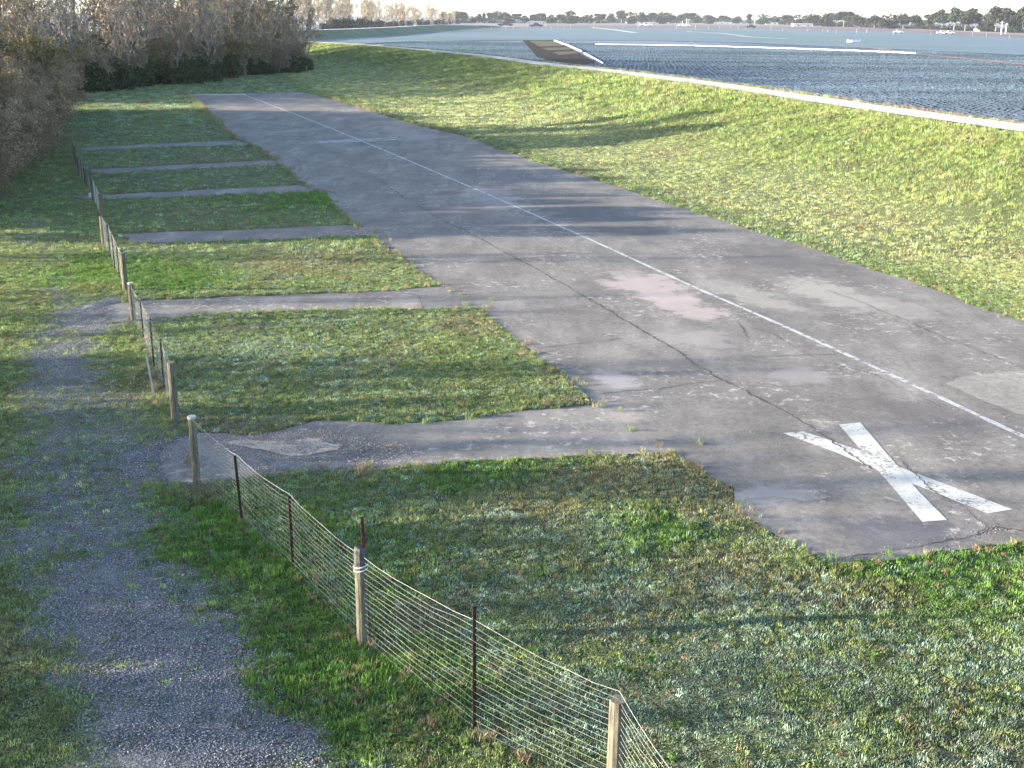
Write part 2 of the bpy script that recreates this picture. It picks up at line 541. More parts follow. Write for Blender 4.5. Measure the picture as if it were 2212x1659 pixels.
def asphalt_mat(name, base, warm, stains=True, spots=()):
    m, nt, b = new_mat(name)
    wp = world_pos(nt)
    rot = N(nt, 'Mapping'); rot.inputs['Rotation'].default_value = (0, 0, R(-20)); rot.inputs['Scale'].default_value = (.7, .22, 1)
    nt.links.new(wp, rot.inputs['Vector'])
    big = noise(nt, rot.outputs['Vector'], 1.0, 6, .6)
    mid = noise(nt, wp, .9, 7, .68); fine = noise(nt, wp, 45, 4, .7); blot = noise(nt, wp, .33, 4, .5)
    c = ramp(nt, big, [(.30, tuple(q * .80 for q in base)), (.5, base), (.62, tuple(q * 1.05 for q in warm)), (.74, tuple(q * 1.4 for q in warm))])
    c = mix(nt, .8, c, ramp(nt, mid, [(.38, grey(.86)), (.52, grey(1.0)), (.66, grey(1.14))]), 'MULTIPLY')
    c = mix(nt, 1.0, c, ramp(nt, fine, [(.25, grey(.68)), (.5, grey(1)), (.8, grey(1.25))]), 'MULTIPLY')
    agg = noise(nt, wp, 7, 9, .85)
    c = mix(nt, 1.0, c, ramp(nt, agg, [(.36, grey(.62)), (.47, grey(.95)), (.56, grey(1.04)), (.66, grey(1.45))]), 'MULTIPLY')
    if stains:   # worn pale crusts and scabs
        sc = noise(nt, world_pos(nt, (1, 1, 1)), 3.2, 8, .8)
        msk = ramp(nt, sc, [(.55, grey(0)), (.60, grey(1))])
        blm = ramp(nt, blot, [(.48, grey(0)), (.58, grey(.8))])
        c = mix(nt, mix(nt, 1.0, msk, blm, 'MULTIPLY'), c, (.42, .37, .33))
    if spots:   # bleached stains, dark spots and painted-in runway shade, each with its own shape
        for i, (gx, gy, a_, b_, ang, col_, k_) in enumerate(spots):
            dn = N(nt, 'TexNoise'); dn.inputs['Scale'].default_value = 1.1; dn.inputs['Detail'].default_value = 6; dn.inputs['Roughness'].default_value = .7
            nt.links.new(wp, dn.inputs['Vector'])
            vs_ = N(nt, 'VectorMath', operation='MULTIPLY_ADD'); vs_.inputs[1].default_value = (min(a_, b_) * 2.6 + .5,) * 2 + (0,); nt.links.new(dn.outputs['Color'], vs_.inputs[0]); nt.links.new(wp, vs_.inputs[2])
            mp = N(nt, 'Mapping', vector_type='TEXTURE'); o_ = (min(a_, b_) * 2.6 + .5) * .5; mp.inputs['Location'].default_value = (gx + o_, gy + o_, 0); mp.inputs['Rotation'].default_value = (0, 0, ang); mp.inputs['Scale'].default_value = (a_, b_, 50)
            nt.links.new(vs_.outputs[0], mp.inputs['Vector'])
            gt = N(nt, 'TexGradient', gradient_type='SPHERICAL'); nt.links.new(mp.outputs['Vector'], gt.inputs['Vector'])
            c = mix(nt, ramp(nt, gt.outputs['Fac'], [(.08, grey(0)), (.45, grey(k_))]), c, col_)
        c = mix(nt, 1.0, c, ramp(nt, fine, [(.25, grey(.75)), (.5, grey(1)), (.8, grey(1.2))]), 'MULTIPLY')
    nt.links.new(c, b.inputs['Base Color'])
    b.inputs['Roughness'].default_value = .8
    bump(nt, b, fine, .8, .010)
    return m


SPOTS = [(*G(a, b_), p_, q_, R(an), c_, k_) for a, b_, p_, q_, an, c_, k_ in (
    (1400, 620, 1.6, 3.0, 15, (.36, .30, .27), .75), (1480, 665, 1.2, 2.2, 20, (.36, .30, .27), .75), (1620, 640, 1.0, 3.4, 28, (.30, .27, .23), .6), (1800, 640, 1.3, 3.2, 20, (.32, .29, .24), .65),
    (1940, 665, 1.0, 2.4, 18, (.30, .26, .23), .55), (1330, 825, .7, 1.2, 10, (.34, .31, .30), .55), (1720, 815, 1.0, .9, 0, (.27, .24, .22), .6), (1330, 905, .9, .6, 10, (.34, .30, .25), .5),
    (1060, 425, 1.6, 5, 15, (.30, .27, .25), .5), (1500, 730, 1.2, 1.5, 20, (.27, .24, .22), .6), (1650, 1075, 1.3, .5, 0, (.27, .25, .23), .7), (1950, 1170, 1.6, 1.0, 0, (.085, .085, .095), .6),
    (1700, 560, 2.0, 5.0, 20, (.105, .095, .092), .6), (1300, 470, 2.5, 8.0, 18, (.10, .095, .095), .6), (880, 290, 1.8, 7, 18, (.28, .24, .22), .5), (2020, 900, 1.2, 2.0, 25, (.10, .09, .088), .5), (1180, 350, 1.2, 9, 18, (.24, .2, .18), .6))]  # first two here: tree shade on the runway, painted as dark spots
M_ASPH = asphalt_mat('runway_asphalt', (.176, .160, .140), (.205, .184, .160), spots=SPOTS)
M_TAXI = asphalt_mat('taxiway_asphalt', (.182, .166, .146), (.215, .194, .170))
M_PATCH = asphalt_mat('worn_patch_asphalt', (.26, .235, .20), (.28, .25, .21))
tag(sheet('runway', RUNWAY, .024, M_ASPH), kind='structure')
for t in W_TAXI:
    tag(sheet('taxiway', t, .018, M_TAXI), kind='structure')
patch = rough_line(GL([(2035, 828), (2080, 812), (2212, 800), (2420, 830), (2560, 940), (2212, 900), (2130, 872)]), .22, .12, seed=44)
tag(sheet('worn_patch', patch, .0268, M_PATCH), kind='structure')
# crumbled earth on the nearest taxiway
dirt_m = simple_mat('crumbled_earth', (.22, .175, .135), (.46, .38, .30), 9, bstr=.9, bd=.04, detail=8)
dirt = rough_line(GL([(475, 952), (560, 948), (690, 950), (750, 962), (740, 978), (690, 984), (640, 990), (560, 984), (510, 970)]), .38, .07, seed=51)
tag(sheet('broken_ground', dirt, .034, dirt_m), kind='structure')
wet = simple_mat('damp_silt', (.09, .10, .11), (.15, .16, .17), 4, rough=.5, bstr=.1)
pud = rough_line(GL([(560, 985), (600, 1002), (655, 1008), (728, 1012), (738, 985), (745, 1015), (700, 1024), (600, 1018)]), .06, .1, seed=53)
tag(sheet('damp_patch', pud, .039, wet), kind='structure')


def ribbon(name, pl, width, z, mat, parent=None, wfun=None, zf=None):
    q = np.array(pl); d = np.gradient(q, axis=0); n = np.stack([-d[:, 1], d[:, 0]], 1) / (np.linalg.norm(d, axis=1)[:, None] + 1e-9)
    wv = np.full(len(q), width) if wfun is None else wfun(q)
    zz = np.full(len(q), z) if zf is None else zf(q)
    v = np.concatenate([np.c_[q - n * wv[:, None] / 2, zz], np.c_[q + n * wv[:, None] / 2, zz]])
    k = np.arange(len(q) - 1); L = len(q)
    f = np.stack([k, k + 1, k + 1 + L, k + L], 1)
    return link_mesh(name, mesh_from(name, v, f, mat), parent)


# worn white paint
def paint_mat(name, col, wear, scale=6):
    m, nt, b = new_mat(name)
    wp = world_pos(nt)
    a = noise(nt, wp, scale, 8, .78); bl = noise(nt, wp, 1.4, 3, .5)
    s = N(nt, 'Math', operation='ADD'); nt.links.new(a, s.inputs[0])
    mm = N(nt, 'Math', operation='MULTIPLY'); mm.inputs[1].default_value = .35; nt.links.new(bl, mm.inputs[0]); nt.links.new(mm.outputs[0], s.inputs[1])
    msk = ramp(nt, s.outputs[0], [(wear, grey(0)), (wear + .05, grey(1))])
    tone = ramp(nt, noise(nt, wp, 3, 4), [(.3, tuple(q * .75 for q in col)), (.7, col)])
    nt.links.new(mix(nt, msk, tone, (.17, .155, .15)), b.inputs['Base Color'])
    b.inputs['Roughness'].default_value = .7
    return m


M_LINE = paint_mat('centre_line_paint', (.46, .45, .42), .68)
M_CROSS = paint_mat('cross_paint', (.50, .48, .42), .725, 10)
P_CL = [(527, 205), (640, 248), (770, 300), (930, 368), (1080, 432), (1190, 481), (1300, 530), (1400, 576), (1500, 622), (1680, 700), (1900, 800), (2055, 872), (2212, 946), (2380, 1024)]
cl = smooth_line(GL(P_CL), 2)
clr = resample(cl, .15)
tag(ribbon('runway_centre_line', clr, .16, .0275, M_LINE, wfun=lambda q: .15 + (fbm(q[:, 0], q[:, 1], .6, 3) - .5) * .10), kind='structure')


def quad_sheet(name, px, z, mat, rough=.02, seed=0):
    w_ = GL(px)
    return tag(sheet(name, rough_line(w_ + [w_[0]], rough, .1, seed)[:-1], z, mat), kind='structure')


quad_sheet('painted_cross_bar', [(1690, 938), (1735, 934), (1880, 983), (1960, 1018), (2100, 1070), (2186, 1103), (2133, 1112), (2010, 1063), (1900, 1020), (1800, 978)], .0275, M_CROSS, .012, 3)
quad_sheet('painted_cross_bar', [(1812, 920), (1858, 915), (1935, 1005), (1985, 1065), (2045, 1126), (1992, 1131), (1930, 1058), (1880, 1000)], .0305, M_CROSS, .012, 6)
quad_sheet('painted_far_bar', [(686, 306.3), (856, 296.8), (858, 298.2), (690, 307.7)], .031, M_LINE, .01, 9)
quad_sheet('painted_far_bar', [(682, 309), (866, 300.4), (868, 302), (686, 310.6)], .0325, M_LINE, .01, 9)
quad_sheet('painted_far_bar', [(405, 204), (450, 203.6), (530, 203), (530, 205.2), (420, 206.4)], .031, M_LINE, .03, 9)

# cracks: dark jagged grooves with crumbs
M_CRACK = simple_mat('crack_dirt', (.03, .026, .022), (.10, .085, .07), 30, bstr=0)
CR = [([(905, 446), (960, 478), (1020, 508), (1090, 545), (1150, 578), (1210, 612), (1290, 660), (1370, 703), (1440, 745), (1500, 785), (1560, 822), (1620, 850), (1700, 893), (1760, 930), (1800, 955), (1880, 1015)], .075, .10),
      ([(1285, 856), (1350, 848), (1420, 842), (1490, 832), (1560, 825)], .045, .05), ([(1160, 755), (1230, 746), (1300, 740), (1340, 733)], .04, .05),
      ([(1560, 822), (1500, 800)], .03, .05), ([(1595, 695), (1610, 715), (1615, 730)], .05, .08), ([(1620, 708), (1670, 722), (1710, 748), (1760, 776)], .035, .06),
      ([(1790, 630), (1850, 650), (1900, 672), (1960, 695)], .05, .08), ([(1980, 705), (2050, 735), (2120, 762), (2212, 798)], .04, .06),
      ([(1570, 770), (1640, 772), (1700, 770), (1800, 768)], .035, .06), ([(1740, 880), (1800, 905)], .02, .04), ([(700, 322), (760, 352), (830, 398), (880, 432)], .06, .12),
      ([(1950, 1000), (2020, 1062), (2090, 1100), (2140, 1142), (2108, 1160)], .045, .10), ([(1800, 1212), (1870, 1200), (1950, 1185), (2040, 1168), (2108, 1158), (2150, 1140), (2212, 1150)], .05, .08),
      ([(1390, 690), (1440, 688)], .03, .04), ([(2030, 720), (2075, 716)], .03, .03), ([(1810, 790), (1890, 810), (1960, 845), (2060, 895)], .02, .07),
      ([(410, 640), (450, 655), (420, 668)], .03, .06), ([(860, 632), (905, 640), (915, 668)], .04, .07), ([(1080, 918), (1110, 940)], .03, .05), ([(340, 685), (470, 672), (520, 668)], .03, .05),
      ([(1610, 1085), (1680, 1080), (1740, 1090), (1800, 1078)], .02, .1), ([(1400, 560), (1460, 600), (1500, 616)], .02, .05), ([(1000, 380), (1130, 395)], .03, .1)]
for pts, wd, jit in CR:
    q = np.array(rough_line(GL(pts), jit, .06, seed=len(pts) + int(pts[0][0])))
    wd *= .5; q = q + rng.normal(0, wd * .7, q.shape)
    tag(ribbon('pavement_crack', [tuple(p) for p in q], wd, .0335, M_CRACK,
               wfun=lambda q: wd * np.clip(.2 + 1.5 * (fbm(q[:, 0], q[:, 1], .35, 3) - .15), .1, 1.5)), kind='structure')

# levee road
M_ROAD = simple_mat('levee_road_dust', (.36, .32, .29), (.52, .47, .43), 1.2, bstr=.4, bd=.03, detail=7)
cr = resample(CREST, 1.5)
tag(ribbon('levee_road', cr, 3.9, H_LEV + .10, M_ROAD, wfun=lambda q: 3.4 + (fbm(q[:, 0], q[:, 1], 6, 3) - .5) * .9,
           zf=lambda q: terrain(q[:, 0], q[:, 1], None, False) + .13), kind='structure')


# ------------------------------------------------------------------ scattering of turf, stones and crops
def scatter(name, variants, pts, scl, rz, col, label, cat, tilt=None, kind='stuff'):
    """one object whose geometry nodes put the tuft meshes on the given points"""
    me = bpy.data.meshes.new(name)
    me.vertices.add(len(pts)); me.vertices.foreach_set('co', np.asarray(pts, np.float32).ravel())
    a = me.attributes.new('scl', 'FLOAT_VECTOR', 'POINT'); a.data.foreach_set('vector', np.asarray(scl, np.float32).ravel())
    a = me.attributes.new('rot', 'FLOAT_VECTOR', 'POINT')
    rr = np.zeros((len(pts), 3), np.float32); rr[:, 2] = rz
    if tilt is not None: rr[:, 0] = tilt
    a.data.foreach_set('vector', rr.ravel())
    a = me.attributes.new('pick', 'INT', 'POINT'); a.data.foreach_set('value', rng.integers(0, len(variants), len(pts)).astype(np.int32))
    a = me.attributes.new('tint', 'FLOAT_COLOR', 'POINT')
    a.data.foreach_set('color', np.c_[col, np.ones(len(col))].astype(np.float32).ravel())
    o = link_mesh(name, me)
    coll = bpy.data.collections.new(name + '_kinds')
    for k, vm in enumerate(variants):
        coll.objects.link(bpy.data.objects.new('%s_kind_%02d' % (name, k), vm))
    ng = bpy.data.node_groups.new(name, 'GeometryNodeTree')
    ng.interface.new_socket('Geometry', in_out='INPUT', socket_type='NodeSocketGeometry')
    ng.interface.new_socket('Geometry', in_out='OUTPUT', socket_type='NodeSocketGeometry')
    n = ng.nodes; L = ng.links
    gi = n.new('NodeGroupInput'); go = n.new('NodeGroupOutput')
    iop = n.new('GeometryNodeInstanceOnPoints'); ci = n.new('GeometryNodeCollectionInfo')
    ci.inputs['Collection'].default_value = coll; ci.inputs['Separate Children'].default_value = True; ci.inputs['Reset Children'].default_value = True
    iop.inputs['Pick Instance'].default_value = True

    def attr(nm, t):
        q = n.new('GeometryNodeInputNamedAttribute'); q.data_type = t; q.inputs['Name'].default_value = nm
        return q.outputs['Attribute']
    L.new(gi.outputs[0], iop.inputs['Points']); L.new(ci.outputs[0], iop.inputs['Instance'])
    L.new(attr('pick', 'INT'), iop.inputs['Instance Index'])
    er = n.new('FunctionNodeEulerToRotation'); L.new(attr('rot', 'FLOAT_VECTOR'), er.inputs[0]); L.new(er.outputs[0], iop.inputs['Rotation'])
    L.new(attr('scl', 'FLOAT_VECTOR'), iop.inputs['Scale']); L.new(iop.outputs[0], go.inputs[0])
    mod = o.modifiers.new('growth', 'NODES'); mod.node_group = ng
    tag(o, label, cat, kind=kind)
    return o


def tuft_mesh(name, n, size, h, wdt, mat, lean=.5, seed=0, two=True):
    r = np.random.default_rng(seed)
    px, py = r.uniform(-size / 2, size / 2, (2, n)); an = r.uniform(0, 6.283, n); hh = h * r.uniform(.45, 1.15, n); ln = lean * r.uniform(.2, 1.3, n) * hh
    la = r.uniform(0, 6.283, n)
    wx, wy = np.cos(an) * wdt / 2, np.sin(an) * wdt / 2
    b0 = np.stack([px - wx, py - wy, 0 * px - .01], 1); b1 = np.stack([px + wx, py + wy, 0 * px - .01], 1)
    mx, my = px + np.cos(la) * ln * .35, py + np.sin(la) * ln * .35
    m0 = np.stack([mx - wx * .8, my - wy * .8, hh * .6], 1); m1 = np.stack([mx + wx * .8, my + wy * .8, hh * .6], 1)
    tp = np.stack([px + np.cos(la) * ln, py + np.sin(la) * ln, hh], 1)
    if two:
        v = np.stack([b0, b1, m1, m0, tp], 1).reshape(-1, 3); k = np.arange(n)[:, None] * 5
        f = np.concatenate([k + np.array([[0, 1, 2]]), k + np.array([[0, 2, 3]]), k + np.array([[3, 2, 4]])])
    else:
        v = np.stack([b0, b1, tp], 1).reshape(-1, 3); k = np.arange(n)[:, None] * 3
        f = k + np.array([[0, 1, 2]])
    return mesh_from(name, v, f, mat)


def rand_pts(poly_px, n, world=False):
    poly = poly_px if world else GL(poly_px)
    a = np.array(poly); lo, hi = a.min(0), a.max(0)
    out = []; got = 0
    while got < n:
        p = rng.uniform(lo, hi, (n * 2, 2)); p = p[inpoly(p[:, 0], p[:, 1], poly)]
        out.append(p); got += len(p)
    return np.concatenate(out)[:n]


def poly_area(poly):
    a = np.array(poly); x, y = a[:, 0], a[:, 1]
    return abs(np.dot(x, np.roll(y, 1)) - np.dot(y, np.roll(x, 1))) / 2


M_BLADE = blade_mat('grass_blades')


def grass_layer(name, zone, dens, h, size, nb, wdt, label, seed, keep=None, two=True, bright=1.0, sway=.5):
    n = int(poly_area(zone) * dens)
    p = rand_pts(zone, n, True); x, y = p[:, 0], p[:, 1]
    ok = ~on_asphalt(x, y)
    col, gv, gr, dry = tint(x, y, True)
    ok &= rng.random(n) > gv * .97
    # bare scuffs in the turf
    ok &= ~((fbm(x, y, 1.7, 3) < .34) & (rng.random(n) < .6))
    dc, side, dr, sr, dcp = levee(x, y)
    ok &= (dc > 1.9) & ((side > 0) | (dcp < 6))
    if keep is not None: ok &= keep(x, y)
    x, y, col, gr, dry, dcp = x[ok], y[ok], col[ok], gr[ok], dry[ok], dcp[ok]
    z = terrain(x, y, np.zeros(len(x), bool)) - .015
    tall = .55 + .7 * fbm(x, y, 1.1, 3) + .5 * gr * (fbm(x, y, .7, 2)) + np.where(dcp < 12, .5, 0)
    sc = np.stack([rng.uniform(.8, 1.25, len(x))] * 2 + [tall * rng.uniform(.7, 1.3, len(x))], 1)
    col = np.clip(col * np.exp(rng.normal(-.04, .35, (len(x), 1))) * bright, 0, .8)
    icy = (rng.random(len(x)) < .06) & (y < 60)
    col[icy] = col[icy] * .5 + C_FROST * .45
    dead = rng.random(len(x)) < .07
    col[dead] = C_DRY * rng.uniform(.6, 1.1, (dead.sum(), 1))
    vs = [tuft_mesh('%s_tuft_%d' % (name, k), nb, size, h, wdt, M_BLADE, sway, seed + k, two) for k in range(4)]
    return scatter(name, vs, np.stack([x, y, z], 1), sc, rng.uniform(0, 6.283, len(x)), col, label, 'grass')


near_zone = [(-8, 11), (8, 11), (13.5, 21), (22, 30), (22, 42), (2, 42), (-24, 42), (-15, 25)]
mid_zone = [(-28, 42), (30, 42), (44, 60), (30, 92), (-44, 92)]
far_zone = [(-70, 92), (34, 92), (14, 150), (-28, 262), (-55, 262), (-75, 200)]
grass_layer('turf_near', near_zone, 170, .068, .15, 20, .010, 'frosty short turf in the foreground on both sides of the wire fence', 100)
grass_layer('turf_middle', mid_zone, 26, .11, .26, 14, .022, 'patchy grass strips and slope around the middle of the runway', 200, two=False)
grass_layer('turf_far', far_zone, 6, .18, .55, 16, .05, 'pale grass of the far slope and verge before the wood', 300, two=False)

# weeds: broad leaves and long stalks
n = 900
p = np.concatenate([rand_pts([(1040, 985), (1330, 985), (1450, 1010), (1300, 1040)], 30), rand_pts([(830, 1420), (1000, 1480), (1000, 1640), (760, 1640)], 110),
                    rand_pts([(300, 570), (430, 570), (450, 640), (300, 640)], 70), rand_pts([(900, 1190), (2212, 1220), (2212, 1659), (1400, 1659)], 90),
                    rand_pts([(400, 690), (1000, 680), (1250, 870), (420, 900)], 60), rand_pts([(430, 1080), (560, 1150), (800, 1400), (640, 1500)], 70)])
ok = ~on_asphalt(p[:, 0], p[:, 1]); p = p[ok]


def rosette(name, nl, ln, wd, seed):
    r = np.random.default_rng(seed); v = []; f = []
    for k in range(nl):
        a = r.uniform(0, 6.283); L = ln * r.uniform(.6, 1.2); w_ = wd * r.uniform(.7, 1.2); up = r.uniform(.3, .9)
        ca, sa = math.cos(a), math.sin(a); i = len(v)
        for (t, ww, zz) in ((0, .15, 0), (.5, 1, up * .6), (1, .05, up * .55)):
            for sg in (-1, 1): v.append((ca * L * t - sa * w_ * ww * sg / 2, sa * L * t + ca * w_ * ww * sg / 2, L * zz))
        f += [(i, i + 1, i + 3, i + 2), (i + 2, i + 3, i + 5, i + 4)]
    return mesh_from(name, v, f, M_BLADE)


col = np.tile(np.array([[.07, .125, .03]]), (len(p), 1)) * rng.uniform(.7, 1.4, (len(p), 1))
scatter('weeds', [rosette('weed_leaf_%d' % k, 12, .085, .026, k) for k in range(3)], np.c_[p, terrain(p[:, 0], p[:, 1], np.zeros(len(p), bool))],
        np.repeat(rng.uniform(.6, 1.5, (len(p), 1)), 3, 1), rng.uniform(0, 6.28, len(p)), col, 'broad leaved green weeds dotted through the turf', 'weeds')

# longer grass: pavement edges, fence foot, levee crest
ed = []
for pl, dn, off in ((W_LEFT, 9, -.10), (W_BOT, 9, 0), (W_RIGHT, 4, .10)):
    for q in resample(pl, 1 / dn): ed.append((q[0] + rng.normal(0, .16), q[1] + rng.normal(0, .16)))
for t in W_TAXI:
    for q in resample(t, .2):
        if q[1] < 70: ed.append((q[0] + rng.normal(0, .12), q[1] + rng.normal(0, .12)))
for q in resample(FENCE_LINE, .12):
    ed.append((q[0] + rng.normal(0, .16), q[1] + rng.normal(0, .16)))
ed = np.array(ed); ed = ed[~on_asphalt(ed[:, 0], ed[:, 1]) | (rng.random(len(ed)) < .3)]
col, *_ = tint(ed[:, 0], ed[:, 1])
brown = rng.random(len(ed)) < .45
col[brown] = C_DRY * rng.uniform(.6, 1.3, (brown.sum(), 1))
big = (1 + sstep(40, 120, ed[:, 1]) * 1.5)[:, None]
scatter('edge_grass', [tuft_mesh('edge_tuft_%d' % k, 26, .16, .13, .009, M_BLADE, .6, 40 + k) for k in range(3)], np.c_[ed, terrain(ed[:, 0], ed[:, 1], np.zeros(len(ed), bool))],
        np.repeat(rng.uniform(.5, 1.15, (len(ed), 1)) * big, 3, 1), rng.uniform(0, 6.28, len(ed)), col, 'straggly longer grass along the pavement edges and fence foot', 'grass')

q = np.array([(a[0] + rng.normal(0, .25), a[1], s) for s in (-1, 1) for a in resample(CREST, .22)])
d = np.gradient(np.array(resample(CREST, .22)), axis=0); nn = np.stack([-d[:, 1], d[:, 0]], 1) / np.linalg.norm(d, axis=1)[:, None]; nn = np.concatenate([nn, nn])
q2 = q[:, :2] + nn * q[:, 2:3] * (2.2 + np.abs(rng.normal(0, .55, len(q)))[:, None])
_, sd, *_ = levee(q2[:, 0], q2[:, 1])
col = np.where((sd > 0)[:, None], C_PALE * .8, np.array([.26, .19, .14])) * rng.uniform(.6, 1.3, (len(q2), 1))
scatter('crest_weeds', [tuft_mesh('crest_tuft_%d' % k, 22, .5, .30, .030, M_BLADE, .5, 60 + k) for k in range(3)], np.c_[q2, terrain(q2[:, 0], q2[:, 1], np.zeros(len(q2), bool)) - .03],
        np.repeat(rng.uniform(.4, 1.2, (len(q2), 1)), 3, 1), rng.uniform(0, 6.28, len(q2)), col, 'dry brown and green weeds along both shoulders of the levee road', 'weeds')


# gravel
def pebbles(name, n, size, smin, smax, mat, seed):
    r = np.random.default_rng(seed); v = []; f = []
    base = np.array([(1, 0, 0), (-1, 0, 0), (0, 1, 0), (0, -1, 0), (0, 0, 1), (0, 0, -1)], float)
    tri = [(0, 2, 4), (2, 1, 4), (1, 3, 4), (3, 0, 4), (2, 0, 5), (1, 2, 5), (3, 1, 5), (0, 3, 5)]
    for k in range(n):
        s = r.uniform(smin, smax) * .5; q = base * r.uniform(.6, 1.2, (6, 3)) * s * np.array([1.3, 1, .7]); a = r.uniform(0, 6.28)
        rot = np.array([[math.cos(a), -math.sin(a), 0], [math.sin(a), math.cos(a), 0], [0, 0, 1]])
        q = q @ rot.T + np.array([r.uniform(-size / 2, size / 2), r.uniform(-size / 2, size / 2), s * .3])
        i = len(v); v += list(q); f += [(a_ + i, b_ + i, c_ + i) for a_, b_, c_ in tri]
    return mesh_from(name, np.array(v), np.array(f), mat)


m_peb, nt, b = new_mat('gravel_stone')
f = noise(nt, world_pos(nt), 38, 1, .5)
nt.links.new(ramp(nt, f, [(.30, (.055, .055, .057)), (.45, (.14, .14, .142)), (.58, (.23, .225, .22)), (.70, (.48, .47, .45))]), b.inputs['Base Color'])
zone = LANE + []
n = 17000
gp = rand_pts([(-9, 10.8), (-.8, 10.8), (-3.6, 20), (-6.5, 26), (-7, 50), (-22, 50), (-12, 22)], n, True)
fr_, dr_, gv_, *_ = ground_maps(gp[:, 0], gp[:, 1])
ok = (rng.random(n) < gv_ ** .8 * np.where(gp[:, 1] > 34, .4, 1)) & ~on_asphalt(gp[:, 0], gp[:, 1])
extra = np.array([G(a, b) for a, b in [(rng.uniform(345, 830), rng.uniform(930, 1035)) for _ in range(160)]])
gp = np.concatenate([gp[ok], extra[:80]]); zz = terrain(gp[:, 0], gp[:, 1], np.zeros(len(gp), bool))
scatter('gravel', [pebbles('gravel_patch_%d' % k, 46, .40, .012, .034, m_peb, k) for k in range(4)], np.c_[gp, zz], np.repeat(rng.uniform(.85, 1.2, (len(gp), 1)), 3, 1),
        rng.uniform(0, 6.28, len(gp)), np.ones((len(gp), 3)) * .2, 'loose blue grey gravel of the service lane', 'gravel')

# crumbs along cracks and scabs
cp = []
for pts, wd, jit in CR:
    for a in resample(GL(pts), .16): cp.append((a[0] + rng.normal(0, .10), a[1] + rng.normal(0, .10)))
cp = np.array(cp); cp = cp[cp[:, 1] < 60]
ex3 = rand_pts([(440, 945), (720, 925), (860, 950), (860, 1010), (720, 1022), (480, 1005)], 260)
ex2 = rand_pts([(1600, 930), (2212, 930), (2212, 1170), (1800, 1220), (1500, 1010)], 70); ex2 = ex2[inpoly(ex2[:, 0], ex2[:, 1], RUNWAY)]
cp = np.concatenate([cp, ex2, ex3])
scatter('asphalt_crumbs', [pebbles('crumb_patch_%d' % k, 9, .16, .006, .022, m_peb, 30 + k) for k in range(3)], np.c_[cp, np.full(len(cp), .028)],
        np.repeat(rng.uniform(.6, 1.2, (len(cp), 1)), 3, 1), rng.uniform(0, 6.28, len(cp)), np.ones((len(cp), 3)) * .2, 'loose crumbs of asphalt lying along the cracks', 'gravel')

m_sand, nt, b = new_mat('sandy_rubble')
nt.links.new(ramp(nt, noise(nt, world_pos(nt), 20, 2, .5), [(.3, (.16, .12, .09)), (.5, (.36, .29, .23)), (.7, (.58, .5, .42))]), b.inputs['Base Color'])
sp = rand_pts([(455, 948), (560, 935), (700, 930), (760, 950), (900, 968), (900, 1000), (800, 1008), (700, 1000), (560, 1010), (470, 985)], 420)
sp = sp[rng.random(len(sp)) < sstep(.38, .62, fbm(sp[:, 0], sp[:, 1], .8, 3)) * .7 + .2]
scatter('sandy_rubble', [pebbles('rubble_patch_%d' % k, 20, .36, .008, .030, m_sand, 50 + k) for k in range(3)], np.c_[sp, np.full(len(sp), .022)],
        np.repeat(rng.uniform(.6, 1.3, (len(sp), 1)), 3, 1), rng.uniform(0, 6.28, len(sp)), np.ones((len(sp), 3)) * .2, 'sandy rubble where the nearest side pavement has broken up', 'rubble')

# ------------------------------------------------------------------ fence
M_WOOD = simple_mat('weathered_post_wood', (.06, .055, .042), (.17, .155, .11), 5, bstr=.6, bd=.01, stretch=(5, 5, .8), obj=True)
M_WOODTOP = simple_mat('weathered_post_top', (.03, .03, .03), (.10, .10, .09), 12, obj=True)
M_CAPW = simple_mat('post_end_grain', (.28, .27, .22), (.42, .41, .35), 20, obj=True)
M_RUST = simple_mat('rusty_dark_steel', (.02, .014, .013), (.06, .03, .026), 14, rough=.7, obj=True)
M_RED = simple_mat('red_brown_steel', (.04, .02, .02), (.09, .035, .03), 14, rough=.7, obj=True)
M_WIRE = simple_mat('pale_galvanised_wire', (.20, .21, .19), (.36, .36, .33), 20, rough=.5, bstr=0)
M_BAND = simple_mat('white_strap', (.42, .42, .42), (.5, .5, .5), 20, rough=.5, bstr=0)


def wood_post(parent, base, h, rad=.085, cap=True, dark_top=False, flat=False, lean=(0, 0)):
    z = float(terrain([base[0]], [base[1]], np.array([False]))[0])
    m = MB(); pts = []; rr = []
    for k in range(8):
        t = k / 7; pts.append((lean[0] * t, lean[1] * t, -.15 + (h + .15) * t)); rr.append(rad * (1.03 - .06 * t + rnd.uniform(-.02, .02)))
    m.tube(pts, rr, 12)
    me = mesh_from('post', m.v, m.f, M_WOOD, False)
    o = link_mesh('post', me, parent); o.location = (base[0], base[1], z)
    if dark_top:
        m = MB(); m.tube([(lean[0], lean[1], h - .26), (lean[0], lean[1], h - .05), (lean[0] + .01, lean[1], h + .01)], [rad * 1.06, rad * 1.08, rad * .9], 10); m.build('charred_top', M_WOODTOP, o)
        m = MB()
        for dz, dr in ((.27, .012), (.33, .008)):
            m.tube([((rad + dr) * math.cos(a) + lean[0], (rad + dr) * math.sin(a) + lean[1], h - dz + .02 * math.cos(a)) for a in np.linspace(0, 2 * math.pi, 15)], .008, 5, False)
        m.build('strap', M_BAND, o)
    elif cap:
        m = MB(); m.tube([(lean[0], lean[1], h - .012), (lean[0], lean[1], h + .03)], [rad * 1.12, rad * 1.08], 10); m.build('post_cap', M_CAPW, o)
    return o, z


